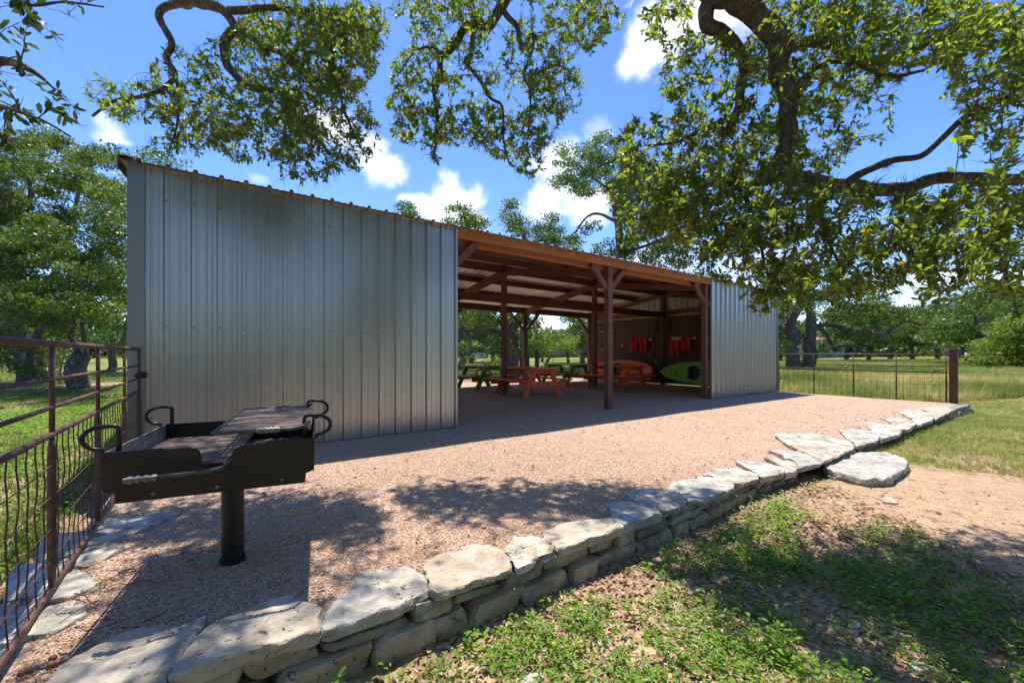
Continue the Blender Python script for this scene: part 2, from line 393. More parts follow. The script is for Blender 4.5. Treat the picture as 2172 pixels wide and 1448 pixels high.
# corner and edge trims
t = MB(); t.box(X0, X0+0.135, -0.075, -0.0655, 0.0, zr(X0)-0.012); t.box(X0, X0+0.006, -0.0655, 0.08, 0.0, zr(X0)-0.012)
t.build('corner_trim', GALV_TRIM, barn)
t = MB(); t.box(X1-0.07, X1, -0.075, -0.0655, 0.0, zr(X1)-0.012); t.box(X1-0.006, X1, -0.0655, 0.08, 0.0, zr(X1)-0.012)
t.build('corner_trim', GALV_TRIM, barn)
t = MB(); t.box(XA-0.018, XA+0.006, -0.068, -0.02, 0.01, zr(XA)-0.012); t.build('edge_trim', GALV, barn)
t = MB(); t.box(XB-0.006, XB+0.018, -0.068, -0.02, 0.01, zr(XB)-0.012); t.build('edge_trim', GALV, barn)
# end walls follow the roof
def end_wall(x, sx):
    b = MB(); pr = rib_profile(0.0, YB, 0.1)
    f = lambda p: (x+sx*p[1], p[0], 0.015)
    ys = [p for p in pr]
    b.sheet(ys, f, lambda p: (x+sx*p[1], p[0], zroof(x, p[0])-0.006))
    b.sheet(ys, lambda p: (x+sx*(p[1]-0.004), p[0], zroof(x, p[0])-0.006), lambda p: (x+sx*(p[1]-0.004), p[0], 0.015))
    return b
end_wall(X1-0.02, 1).build('end_wall', GALV_IN, barn); end_wall(X0+0.02, -1).build('end_wall', GALV_IN, barn)
# roof
def roof(y0, y1):
    b = MB(); pr = rib_profile(X0-0.06, X1+0.06, -0.427+0.06)
    g = lambda p, y, dz: (p[0], y, zroof(p[0], y)+p[1]*0.95+dz)
    b.sheet(pr, lambda p: g(p, y0, 0), lambda p: g(p, y1, 0)); b.sheet(pr, lambda p: g(p, y1, 0.008), lambda p: g(p, y0, 0.008))
    for y in (y0,):
        b.sheet(pr, lambda p: g(p, y-0.002, 0.012), lambda p: g(p, y-0.002, -0.012), 1)
    return b
roof(-0.13, YM).build('roof', [ROOFM, TRIMB], barn); roof(YM, YB+0.16).build('roof', [ROOFM, ROOFM], barn)
t = MB()
for xs, s in ((X0-0.064, 1), (X1+0.056, -1)):
    t = MB()
    for y0, y1 in ((-0.135, YM), (YM, YB+0.16)):
        a0, a1 = zroof(xs, y0), zroof(xs, y1)
        t.add([(xs,y0,a0-0.09),(xs+0.008,y0,a0-0.09),(xs+0.008,y0,a0+0.040),(xs,y0,a0+0.040),(xs,y1,a1-0.09),(xs+0.008,y1,a1-0.09),(xs+0.008,y1,a1+0.040),(xs,y1,a1+0.040)],
              [(0,1,2,3),(4,7,6,5),(0,4,5,1),(1,5,6,2),(2,6,7,3),(3,7,4,0)])
        xa, xb = (xs+0.008, xs+0.12) if s > 0 else (xs-0.112, xs)
        t.add([(xa,y0,a0+0.034),(xb,y0,a0+0.034),(xb,y0,a0+0.042),(xa,y0,a0+0.042),(xa,y1,a1+0.034),(xb,y1,a1+0.034),(xb,y1,a1+0.042),(xa,y1,a1+0.042)],
              [(0,1,2,3),(4,7,6,5),(0,4,5,1),(1,5,6,2),(2,6,7,3),(3,7,4,0)])
    t.build('rake_trim', TRIMB, barn)
t = MB()
for s in (-1, 1):
    t.add([(X0-0.06, YM, zroof(X0,YM)+0.045), (X1+0.06, YM, zroof(X1,YM)+0.045), (X1+0.06, YM+s*0.18, zroof(X1,YM)+0.015), (X0-0.06, YM+s*0.18, zroof(X0,YM)+0.015)], [(0,1,2,3)])
t.build('ridge_cap', ROOFM, barn)
# eave closure strip under the front roof edge
# ---- timber
PX = [X0+0.09, 2.96, 6.49, 9.985, X1-0.12]
S = 0.062
for x in PX:
    b = MB(); b.box(x-S, x+S, 0.005, 0.005+2*S, -0.1, zr(x)-0.20 if False else zr(x)-0.155); b.build('post', POSTW, barn, bevel=0.006)
    b = MB(); b.box(x-S, x+S, YM-S, YM+S, -0.1, zroof(x, YM)-0.02); b.build('post', POSTW, barn, bevel=0.006)
    b = MB(); b.box(x-S, x+S, YB-2*S, YB, -0.1, zroof(x, YB)-0.10); b.build('post', POSTW, barn, bevel=0.006)
def slopebar(b, xa, xb, y0, y1, top, bot):
    za, zb = zr(xa), zr(xb)
    b.add([(xa,y0,za+bot),(xb,y0,zb+bot),(xb,y1,zb+bot),(xa,y1,za+bot),(xa,y0,za+top),(xb,y0,zb+top),(xb,y1,zb+top),(xa,y1,za+top)],
          [(0,3,2,1),(4,5,6,7),(0,1,5,4),(1,2,6,5),(2,3,7,6),(3,0,4,7)])
for xa, xb in ((XA+0.007, 6.515), (6.518, XB-0.007)):
    b = MB(); slopebar(b, xa, xb, -0.040, -0.001, -0.008, -0.150); b.build('fascia_board', CEDAR, barn, bevel=0.004)
b = MB(); slopebar(b, X0+0.05, X1-0.05, 0.134, 0.172, -0.025, -0.215); b.build('front_header', CEDAR, barn, bevel=0.004)
b = MB(); slopebar(b, X0+0.05, X1-0.05, YM-S-0.042, YM-S-0.002, 0.15*YM-0.075, 0.15*YM-0.29); b.build('ridge_beam', BEAMW, barn, bevel=0.004)
b = MB(); slopebar(b, X0+0.05, X1-0.05, YM-S-0.042, YM-S-0.002, -0.32, -0.52); b.build('tie_beam', BEAMW, barn, bevel=0.004)
b = MB(); slopebar(b, X0+0.05, X1-0.05, YB-0.20, YB-0.16+0.03, -0.07, -0.30); b.build('back_beam', BEAMW, barn, bevel=0.004)
for y in (1.25, 2.55, 5.03, 6.28):
    for k, (xa, xb) in enumerate(((X0+0.05, 6.47), (6.475, X1-0.05))):
        b = MB(); z = 0.15*y if y < YM else 0.15*YM-0.15*(y-YM)
        slopebar(b, xa, xb, y-0.02, y+0.02+0.05, z-0.012, z-0.15); b.build('purlin', BEAMW, barn)
for x in PX:
    for s in (-1, 1):
        if x > 13 and s > 0: continue
        xx = x+s*(S+0.021)
        for y0, y1 in ((0.18, YM-S-0.045), (YM-0.03, YB-0.21)):
            b = MB(); b.bar((xx, y0, zroof(x,y0)-0.245), (xx, y1, zroof(x,y1)-0.245), 0.038, 0.15); b.build('rafter', RAFTW, barn)
def brace(x, y, s, zt, mat, L=0.43, w=0.10):
    b = MB(); x0 = x+s*(S-0.02); b.bar((x0, y, zt-L-0.03), (x0+s*(L+0.03), y, zt), 0.06, w, up=(0,1,0)) if False else b.bar((x0, y, zt-L-0.03), (x0+s*(L+0.03), y, zt), w, 0.07, up=(0,1,0))
    b.build('brace', mat, barn, bevel=0.004)
for x in PX[1:4]:
    for s in (-1, 1):
        brace(x, 0.067, s, zr(x)-0.155, POSTW, 0.40, 0.11)
for x in PX[1:4]:
    for s in (-1, 1): brace(x, YB-0.07, s, zroof(x,YB)-0.30, BEAMW, 0.62, 0.09)
brace(PX[4], YB-0.07, -1, zroof(X1,YB)-0.30, BEAMW, 0.62, 0.09)
# plywood lining and girts at both ends
for x, s in ((X1-0.13, 1), (X0+0.13, -1)):
    for ya, yb in ((0.14, YM-S-0.003), (YM+S+0.003, YB-0.13)):
        b = MB(); b.box(x-0.008, x+0.008, ya, yb, 0.09, 2.46); b.build('plywood_panel', PLYW, barn)
        b = MB(); b.box(x-0.02+s*0.03, x+0.02+s*0.03, ya, yb, 2.54, 2.70); b.build('girt', RAFTW, barn)
        b = MB(); b.box(x-0.02+s*0.032, x+0.02+s*0.032, ya, yb, 0.02, 0.085); b.build('base_plate', WHITE if False else GALV_TRIM, barn)
# ------------------------------------------------------------------ ground, terrace
def axis_pts(lo, hi, c, fine, reach):
    a = list(np.arange(c-reach, c+reach+1e-6, fine)); st = fine; x = c+reach
    while x < hi: st *= 1.18; x += st; a.append(x)
    st = fine; x = c-reach
    while x > lo: st *= 1.18; x -= st; a.insert(0, x)
    return a
xs = axis_pts(-340, 340, 2.5, 0.14, 7); ys = axis_pts(-340, 340, -4.5, 0.14, 4)
gv = [(x, y, ground_z(x, y)) for y in ys for x in xs]; nx = len(xs)
gf = [(j*nx+i, j*nx+i+1, (j+1)*nx+i+1, (j+1)*nx+i) for j in range(len(ys)-1) for i in range(nx-1)]
b = MB(); b.v = gv; b.f = gf; b.m = [0]*len(gf)
tag(b.build('ground', GROUND, smooth=True), kind='structure', label='bare tan soil with patchy green grass around the barn')
b = MB()
tx = list(np.arange(-0.66, 13.9, 0.182)); ty = list(np.arange(-3.86, 11.4, 0.2))
def tz(x, y):
    e = min(x+0.66, 13.82-x, y+3.86, 11.3-y)
    return 0.012*noise.noise(Vector((x*0.9, y*0.9, 0.7)))*sstep(0.1, 0.9, y+3.86)*(0.3 if -0.3 < y < 0.2 else 1) - 0.02*sstep(0.15, 0.0, e)
n1 = len(tx); b.v = [(x, y, tz(x, y)) for y in ty for x in tx]
b.f = [(j*n1+i, j*n1+i+1, (j+1)*n1+i+1, (j+1)*n1+i) for j in range(len(ty)-1) for i in range(n1-1)]; b.m = [0]*len(b.f)
m0 = len(b.v); xa, xb, ya, yb = tx[0], tx[-1], ty[0], ty[-1]
b.add([(xa,ya,-0.02),(xb,ya,-0.02),(xb,yb,-0.02),(xa,yb,-0.02),(xa,ya,-0.5),(xb,ya,-0.5),(xb,yb,-0.5),(xa,yb,-0.5)], [(0,4,5,1),(1,5,6,2),(2,6,7,3),(3,7,4,0)], 1)
tag(b.build('gravel_terrace', [GRAVEL, SOIL], smooth=True), kind='structure', label='raised terrace of pinkish crushed gravel under and before the barn')
# path that leaves the step stone, and a far track on the left
def ribbon(name, left, right, mat, dz, label):
    b = MB(); n = len(left); K = 8; rows = []
    rng = random.Random(5)
    for i in range(n-1):
        for q in range(6):
            t = q/6; L = Vector(left[i]).lerp(Vector(left[i+1]), t); Rr = Vector(right[i]).lerp(Vector(right[i+1]), t); rows.append((L, Rr))
    rows.append((Vector(left[-1]), Vector(right[-1])))
    for L, Rr in rows:
        j0, j1 = rng.uniform(-0.05, 0.05), rng.uniform(-0.05, 0.05)
        for k in range(K+1):
            p = L.lerp(Rr, min(1.04, max(-0.04, k/K + (j0 if k == 0 else j1 if k == K else 0))))
            b.v.append((p.x, p.y, ground_z(p.x, p.y) + (dz if 0 < k < K else -0.012)))
    b.f = [(j*(K+1)+i, j*(K+1)+i+1, (j+1)*(K+1)+i+1, (j+1)*(K+1)+i) for j in range(len(rows)-1) for i in range(K)]; b.m = [0]*len(b.f)
    return tag(b.build(name, mat, smooth=True), kind='structure', label=label)
PATHM = mk_gravel('path_soil', True)
ribbon('gravel_path', [(4.62,-4.22),(4.1,-4.9),(3.75,-5.4),(3.2,-6.2),(2.6,-7.4),(1.6,-9.5)], [(6.2,-4.3),(6.35,-4.75),(6.5,-5.3),(6.3,-6.2),(5.7,-7.6),(4.8,-9.6)], PATHM, 0.012, 'worn tan gravel path leading away from the step stone')
ribbon('dirt_track', [(-30,7.5),(-15,10.5),(-5,13.0),(5,17),(12,22),(18,34)], [(-30,9.0),(-15,12.0),(-5,14.5),(4,19),(10.5,24),(16,36)], PATHM, 0.03, 'pale dirt track crossing the lawn beyond the barn')
# ------------------------------------------------------------------ fence panels
def fence_panel(name, length, dirv, posts, zs, loc, label, cat, wavy, wire_step=0.10, tail=False, r=1.0):
    """built along local +x from 0 to length; zs: top, rails..., mesh top, bottom"""
    root = empty(name, loc, math.atan2(dirv[1], dirv[0]), label=label, cat=cat, group='rusty pipe and mesh fence panels')
    top, r2, r3, mt, bt = zs
    for z, rad in ((top, 0.0155*r), (r2, 0.0098*r), (r3, 0.0098*r), (mt, 0.0135*r), (bt, 0.014*r)):
        b = MB(); b.tube([(0,0,z), (length*0.5,0,z+0.002), (length,0,z)], rad, 12); b.build('rail', RUST, root, local=True, smooth=True)
    for x in posts:
        b = MB(); b.tube([(x,0,mt), (x,0,top)], 0.011*r, 10)
        b.tube([(x+0.004,0.0,mt-0.01),(x+0.004,0,mt-0.06),(x+0.004,0,mt-0.12),(x+0.004,0,bt+0.12),(x+0.004,0,bt+0.06),(x+0.004,0,bt)], [0.009*r,0.014*r,0.0165*r,0.0165*r,0.014*r,0.010*r], 10)
        b.build('upright', RUST, root, local=True, smooth=True)
    rng = random.Random(3); b = MB(); x = 0.05
    while x < length-0.02:
        o = MB; pts = [(x+ (wavy*0.006*math.sin(q*1.25+x*31)+wavy*rng.uniform(-0.003,0.003)), 0.004*wavy*math.cos(q*1.7), bt+(mt-bt)*q/10) for q in range(11)]
        b.tube(pts, 0.0030*r, 5, caps=False); x += wire_step*rng.uniform(0.94, 1.06)
    nw = 4
    for k in range(1, nw+1):
        z = bt+(mt-bt)*k/(nw+1)
        pts = [(length*q/40, 0.004, z+wavy*0.006*math.sin(q*0.9+k)) for q in range(41)]; b.tube(pts, 0.0028*r, 5, caps=False)
    b.build('wire_mesh', WIRE, root, local=True, smooth=True)
    return root
FX = -0.60
# left fence: runs from the barn corner toward the viewer
f = fence_panel('pipe_fence', 6.2, (0,-1), [0.0, 0.86, 1.88, 2.85, 3.85, 4.85, 5.85], (1.16,0.995,0.866,0.742,0.035), (FX,-0.09,0), 'rusty pipe fence with wavy wire mesh running from the barn wall past the grill', 'fence', 1.0)
b = MB(); b.tube([(FX+0.02,-0.1,0.9),(FX+0.06,-0.1,0.9)],0.03,8); b.tube([(FX,-0.075,0.895),(FX,-0.135,0.895)],0.028,10); h = b.build('hinge', KBLACK, f)
h.rotation_euler = (0,0,math.pi/2)
h.data.transform(Matrix.Rotation(0,4,'Z'))
h.matrix_parent_inverse = Matrix.Identity(4)
g = fence_panel('mesh_gate', 3.58, (0,-1), [0.03, 0.93, 1.83, 2.68, 3.55], (1.105,0.93,0.82,0.68,-0.03), (13.75,-0.02,0), 'rusty pipe gate with thin wire mesh between barn corner and square brown post', 'gate', 0.3, 0.125)
b = MB()
for z in (0.75, 0.02):
    b = MB(); b.tube([(-0.06,0.0,z),(0.02,0,z)], 0.018, 8); b.tube([(-0.02,0,z-0.03),(-0.02,0,z+0.04)], 0.022, 8); b.build('hinge', RUSTP, g, local=True)
b = MB(); b.bar((3.28,0,0.68),(3.5,0,0.74),0.03,0.02); b.build('latch', RUST, g, local=True)
b = MB(); b.box(-0.065,0.065,-0.065,0.065,-0.35,1.20); b.box(-0.069,0.069,-0.069,0.069,1.20,1.206)
o = b.build('gate_post', RUSTP, loc=(13.77,-3.69,0), local=True); o.location = (13.77,-3.69,0); tag(o, 'square dark red steel post at the corner of the stone wall', 'post')
g2 = fence_panel('mesh_gate', 3.45, (0,1), [0.03, 1.15, 2.3, 3.42], (1.22,1.08,0.97,0.82,0.04), (13.6,7.66,0), 'rusty mesh gate seen through the open back of the barn', 'gate', 0.3, 0.125)
b = MB(); b.box(-0.07,0.07,-0.07,0.07,-0.3,1.30)
o = b.build('gate_post', RUSTP, loc=(13.6,11.25,0), local=True); o.location = (13.6,11.25,0); tag(o, 'square brown steel post ending the gate behind the barn', 'post')
# ------------------------------------------------------------------ picnic tables
def make_table(mat, label, group):
    r = empty('picnic_table', (0,0,0), label=label, cat='picnic table', group='painted picnic tables under the roof')
    # local: long axis y, length 1.83
    L = 0.93
    for k in range(5):
        b = MB(); x = -0.30+0.15*k; b.box(x-0.069, x+0.069, -L, L, 0.705, 0.743); b.build('tabletop_board', mat, r, local=True, bevel=0.005)
    for s in (-1, 1):
        b = MB()
        for k in range(2):
            x = s*(0.60+0.145*k); b.box(x-0.068, x+0.068, -L, L, 0.415, 0.453)
        b.build('bench_seat', mat, r, local=True, bevel=0.005)
    for y in (-0.70, 0.70):
        sy = 1 if y > 0 else -1
        for s in (-1, 1):
            b = MB(); b.bar((s*0.27, y, 0.70), (s*0.58, y, 0.0), 0.038, 0.14, up=(0,1,0)) if False else b.bar((s*0.25, y, 0.703), (s*0.57, y, 0.0), 0.14, 0.038, up=(0,1,0)); b.build('leg', mat, r, local=True)
        b = MB(); b.box(-0.745, 0.745, y+0.02*sy, y+0.058*sy, 0.275, 0.413); b.build('seat_support', mat, r, local=True, bevel=0.004)
        b = MB(); b.box(-0.35, 0.35, y+0.02*sy, y+0.058*sy, 0.61, 0.703); b.build('top_support', mat, r, local=True, bevel=0.004)
        b = MB(); b.bar((0, y-0.03*sy, 0.33), (0, y-0.45*sy, 0.70), 0.085, 0.038, up=(1,0,0)) if False else b.bar((0, y-0.03*sy, 0.33), (0, y-0.45*sy, 0.70), 0.038, 0.085); b.build('diagonal_brace', mat, r, local=True)
    return r
to = make_table(ORANGE, 'orange picnic table nearest the front, just left of the front post', None); to.location = (7.03, 3.42, 0); to.rotation_euler.z = R(-4)
t2 = copy_tree(to); t2.location = (10.62, 3.42, 0); t2.rotation_euler.z = R(-2); t2['label'] = 'orange picnic table partly behind the front post, before the orange kayak'
tg = make_table(GREENP, 'olive green picnic table behind the left orange table', None); tg.location = (7.12, 5.9, 0); tg.rotation_euler.z = R(-5)
t4 = copy_tree(tg); t4.location = (10.72, 5.9, 0); t4.rotation_euler.z = R(-3); t4['label'] = 'olive green picnic table in front of the mesh gate behind the barn'
# ------------------------------------------------------------------ kayaks on edge against the end wall
def make_kayak(mat, label, loc, L, rope):
    r = empty('kayak', loc, label=label, cat='kayak', group='kayaks stored on edge along the end wall')
    # local: along y, deck faces -x, height z (beam), hull depth +x
    N, K = 40, 20; W = 0.375
    vs = []; fs = []
    for i in range(N+1):
        t = -1+2*i/N; a = max(0.0, 1-abs(t)**2.3)**0.62; w = W*a+0.012
        dep = 0.30*(0.25+0.75*a**0.5); shear = -0.07*abs(t)**3
        for k in range(K):
            an = 2*math.pi*k/K; c, s_ = math.cos(an), math.sin(an)
            zz = w*math.copysign(abs(s_)**0.75, s_); xx = c
            if xx < 0: x = -0.05*abs(xx)**0.5 + shear   # deck side
            else: x = dep*abs(xx)**0.7 + shear*0.4
            if xx < 0:
                rim = abs(zz)/w
                if abs(t) < 0.86 and rim < 0.80: x += 0.035
            vs.append((x, t*L/2, zz))
    for i in range(N):
        for k in range(K): fs.append((i*K+k, i*K+(k+1)%K, (i+1)*K+(k+1)%K, (i+1)*K+k))
    fs.append(tuple(range(K-1,-1,-1))); fs.append(tuple(N*K+k for k in range(K)))
    b = MB(); b.add(vs, fs); b.build('hull', mat, r, local=True, smooth=True)
    def ell(b, cy, cz, ry, rz, x0, x1, p=2.5, mi=0):
        pts = []
        for q in range(28):
            an = 2*math.pi*q/28; c, s_ = math.cos(an), math.sin(an)
            pts.append((cy+ry*math.copysign(abs(c)**(2/p), c), cz+rz*math.copysign(abs(s_)**(2/p), s_)))
        n = len(pts); b.add([(x0, y, z) for y, z in pts]+[(x1, y, z) for y, z in pts], [tuple(range(n)), tuple(range(2*n-1, n-1, -1))]+[(i, n+i, n+(i+1)%n, (i+1)%n) for i in range(n)], mi)
    b = MB(); ell(b, 0.25, 0, 0.20, 0.24, -0.035, 0.0); b.build('seat', KBLACK, r, local=True)
    b = MB(); b.box(-0.085,-0.036,0.34,0.46,-0.20,0.20); b.build('seat_back', KBLACK, r, local=True, bevel=0.02)
    b = MB(); ell(b, -0.38, 0, 0.33, 0.22, -0.024, 0.0, 4); b.build('footwell', mat, r, local=True, bevel=0.012)
    b = MB()
    for q in range(5):
        for s in (-1, 1): b.box(-0.034, -0.02, -0.66+q*0.11, -0.61+q*0.11, s*0.15-0.035, s*0.15+0.035)
    b.build('foot_rests', mat, r, local=True)
    b = MB(); ell(b, -1.02*L/2.9, 0, 0.17, 0.13, -0.03, 0.0); b.build('hatch', KBLACK if rope else mat, r, local=True, bevel=0.01)
    b = MB()
    ey = 0.62*L/2.9
    path = [(-0.045, ey, 0.25), (-0.045, ey+0.25, 0.06), (-0.045, ey+0.45, -0.14), (-0.045, ey+0.45, 0.14), (-0.045, ey+0.25, -0.06), (-0.045, ey, -0.25)]
    b.tube(path, 0.006, 5); b.tube([(-0.05, ey-0.1, 0.3), (-0.05, ey+0.5, 0.24), (-0.05, ey+0.75, 0.12)], 0.007, 5); b.tube([(-0.05, ey-0.1, -0.3), (-0.05, ey+0.5, -0.24), (-0.05, ey+0.75, -0.12)], 0.007, 5)
    b.build('deck_cord', KBLACK, r, local=True)
    for s in (-1, 1):
        b = MB(); b.tube([(-0.05, s*(L/2-0.12), -0.05), (-0.10, s*(L/2-0.06), -0.03), (-0.10, s*(L/2-0.06), 0.03), (-0.05, s*(L/2-0.12), 0.05)], 0.011, 6); b.build('carry_handle', WHITE if not rope and s < 0 else KBLACK, r, local=True, smooth=True)
    return r
k1 = make_kayak(KORANGE, 'bright orange kayak resting on edge behind the orange picnic table', (13.14, 5.28, 0.50), 2.95, False); k1.rotation_euler = (0, R(5), 0)
k2 = make_kayak(KGREEN, 'lime green kayak resting on edge below the right pair of life vests', (13.14, 2.03, 0.48), 2.95, True); k2.rotation_euler = (0, R(5), 0)
# ------------------------------------------------------------------ vests on hook rails, sign, paddles
WX = 13.53
for yy, z, half, lab, gp in ((4.70,1.66,0.47,'white hook rail holding the left pair of life vests',0), (2.92,1.66,0.47,'white hook rail holding the right pair of life vests',0)):
    r = empty('hook_rail', (WX,yy,z), label=lab, cat='hook rail', group='hook rails on the plywood wall')
    b = MB(); b.box(-0.02,0.0,-half,half,-0.055,0.055); b.build('board', WHITE, r, local=True, bevel=0.004)
    for q in (-0.36,-0.12,0.12,0.36):
        b = MB(); b.tube([(-0.02,q,0.03),(-0.07,q,0.02),(-0.09,q,0.0),(-0.085,q,0.04)],0.008,6); b.build('hook', KBLACK, r, local=True, smooth=True)
def make_vest(label, loc, tilt, w=0.37, h=0.55):
    r = empty('life_vest', loc, label=label, cat='life vest', group='red life vests hung on the plywood wall')
    # panel with a neck hole: outline minus hole, made of two front halves and a back
    for s in (-1, 1):
        b = MB(); pts = [(s*0.035,-h+0.02),(s*(w/2-0.01),-h+0.0),(s*w/2,-h*0.55),(s*(w/2-0.02),-0.14),(s*(w/2),-0.01),(s*0.075,0.0),(s*0.085,-0.12),(s*0.06,-0.21),(s*0.03,-0.27)]
        if s < 0: pts = pts[::-1]
        n = len(pts); b.add([(-0.11,y,z) for y,z in pts]+[(-0.05,y,z) for y,z in pts], [tuple(range(n-1,-1,-1)), tuple(range(n,2*n))]+[(i,(i+1)%n,n+(i+1)%n,n+i) for i in range(n)])
        b.build('front_panel', VEST, r, local=True, bevel=0.014)
    b = MB(); b.box(-0.045,-0.012,-w/2+0.015,w/2-0.015,-h+0.04,-0.005); b.build('back_panel', VEST, r, local=True, bevel=0.012)
    for z in (-0.33,-0.45):
        b = MB(); b.box(-0.118,-0.108,-w/2+0.01,w/2-0.01,z-0.012,z+0.012); b.box(-0.124,-0.112,-0.03,0.03,z-0.02,z+0.02); b.build('buckle_strap', KBLACK, r, local=True)
    b = MB(); b.tube([(-0.08,0.05,-h+0.03),(-0.08,0.07,-h-0.1),(-0.07,0.05,-h-0.26)],0.008,5); b.build('hanging_strap', KBLACK, r, local=True)
    r.rotation_euler = (R(tilt),0,0); return r
make_vest('red life vest turned partly sideways, left one on the left hook rail', (WX-0.02,4.96,1.71), 3, 0.30, 0.53)
make_vest('red life vest beside the paddle, right one on the left hook rail', (WX-0.02,4.56,1.71), -2, 0.36, 0.54)
make_vest('red life vest hanging lowest, its shoulders below the right hook rail', (WX-0.02,3.21,1.58), -1, 0.36, 0.56)
make_vest('red life vest covering the middle of the right hook rail', (WX-0.02,2.78,1.72), -4, 0.36, 0.52)
r = empty('info_sign', (WX-0.005,6.42,1.67), label='brown notice board with green top band and orange bottom band', cat='sign')
b = MB(); b.box(-0.012,0,-0.36,0.36,-0.42,0.42); b.build('sign_face', SIGNB, r, local=True)
b = MB(); b.box(-0.016,-0.0125,-0.36,0.36,0.33,0.42); b.build('top_band', SIGNG, r, local=True)
b = MB(); b.box(-0.016,-0.0125,-0.36,0.36,-0.42,-0.355); b.build('bottom_band', SIGNO, r, local=True)
rng = random.Random(8); b = MB()
for z, hh, y0, y1 in ((0.265,0.05,0.10,-0.26),(0.20,0.055,0.22,-0.30),(0.115,0.03,0.14,-0.2),(0.055,0.026,0.2,-0.3),(0.015,0.026,0.2,-0.3),(-0.025,0.026,0.2,-0.25),(-0.085,0.026,0.2,-0.3),(-0.125,0.026,0.17,-0.3),(-0.165,0.026,0.2,-0.2),(-0.205,0.026,0.14,-0.25)):
    y = y0
    while y > y1:
        w_ = rng.uniform(0.3,0.75)*hh; b.box(-0.0155,-0.0125,y-w_,y,z-hh/2,z+hh/2*rng.choice((1,1,0.6))); y -= w_+hh*rng.choice((0.22,0.22,0.22,0.7))
b.build('lettering', SIGNW, r, local=True)
r = empty('coat_hook', (WX-0.005,5.66,1.44), label='small grey bracket alone on the plywood between sign and vests', cat='hook')
b = MB(); b.box(-0.012,0,-0.05,0.05,-0.05,0.06); b.build('plate', WHITE, r, local=True, bevel=0.003)
b = MB(); b.tube([(-0.012,0.0,-0.01),(-0.11,0.03,-0.015),(-0.13,0.06,0.0)],0.009,6); b.build('arm', KBLACK, r, local=True)
def make_paddle(label, loc, tilt):
    r = empty('paddle', loc, label=label, cat='paddle', group='black kayak paddles standing by the middle post')
    b = MB(); b.tube([(0,0,0.35),(0,0,1.95)],0.015,8); b.build('shaft', KBLACK, r, local=True, smooth=True)
    for z0, z1 in ((0.0,0.45),(1.85,2.33)):
        b = MB(); n = 9; L_ = []; 
        for q in range(n):
            t = q/(n-1); hw = 0.018+0.075*math.sin(math.pi*min(1,max(0,t if z0 > 1 else 1-t))**0.75)**0.8
            L_.append((z0+(z1-z0)*t, hw))
        pts = [(h_, z) for z, h_ in L_]+[(-h_, z) for z, h_ in reversed(L_)]
        m_ = len(pts); b.add([(-0.008,y,z) for y,z in pts]+[(0.008,y,z) for y,z in pts], [tuple(range(m_)), tuple(range(2*m_-1,m_-1,-1))]+[(i,m_+i,m_+(i+1)%m_,(i+1)%m_) for i in range(m_)])
        b.build('blade', KBLACK, r, local=True)
    r.rotation_euler = (0, R(tilt), 0); return r
make_paddle('black kayak paddle leaning on lit plywood at the orange kayak side of the post', (13.38,4.03,0.02), 2)
make_paddle('black kayak paddle in the shade at the green kayak side of the post', (13.38,3.53,0.02), 2)
b = MB(); rng = random.Random(4)
b.tube([(13.3,3.93,0.92),(13.28,3.9,0.7),(13.26,3.98,0.45),(13.25,3.86,0.35),(13.24,3.7,0.42),(13.2,3.55,0.5)],0.008,5); b.tube([(13.3,3.93,0.92),(13.29,3.8,0.66),(13.24,3.66,0.42)],0.006,5)
tag(b.build('pale_rope', ROPE, loc=(13.3,3.9,0.4), smooth=True), 'pale tangled rope between the two kayaks', 'rope')
# ------------------------------------------------------------------ park grill
gr = empty('park_grill', (0.094,-3.03,0), R(-10.8), label='black steel park grill on a pedestal with a raised cooking grate', cat='grill')
def gb(b, name, mat, **kw): return b.build(name, mat, gr, local=True, **kw)
HX, HY_ = 0.40, 0.405; ZT, ZB = 0.704, 0.535
b = MB(); b.tube([(0,0,-0.1),(0,0,0.50)],0.053,20); gb(b,'pedestal_post',BLACK,smooth=True,auto=40)
b = MB(); b.tube([(0,0,0.03),(0,0,-0.01)],0.06,20); gb(b,'ground_sleeve',BLACK,smooth=True,auto=40)
def rpoly(x0,x1,z0,z1,r,corners):
    """rounded rectangle, corners in order bl, br, tr, tl"""
    pts = []
    for (cx,cz,a0),on in zip(((x0+r,z0+r,180),(x1-r,z0+r,270),(x1-r,z1-r,0),(x0+r,z1-r,90)),corners):
        if on:
            for q in range(7): an = R(a0+15*q); pts.append((cx+r*math.cos(an),cz+r*math.sin(an)))
        else: pts.append({180:(x0,z0),270:(x1,z0),0:(x1,z1),90:(x0,z1)}[a0])
    return pts
def xz_plate(b, pts, y0, y1, mi=0):
    n = len(pts); b.add([(x,y0,z) for x,z in pts]+[(x,y1,z) for x,z in pts], [tuple(range(n)),tuple(range(2*n-1,n-1,-1))]+[(i,n+i,n+(i+1)%n,(i+1)%n) for i in range(n)], mi)
ga, gc = -HX+0.43*2*HX, -HX+0.57*2*HX
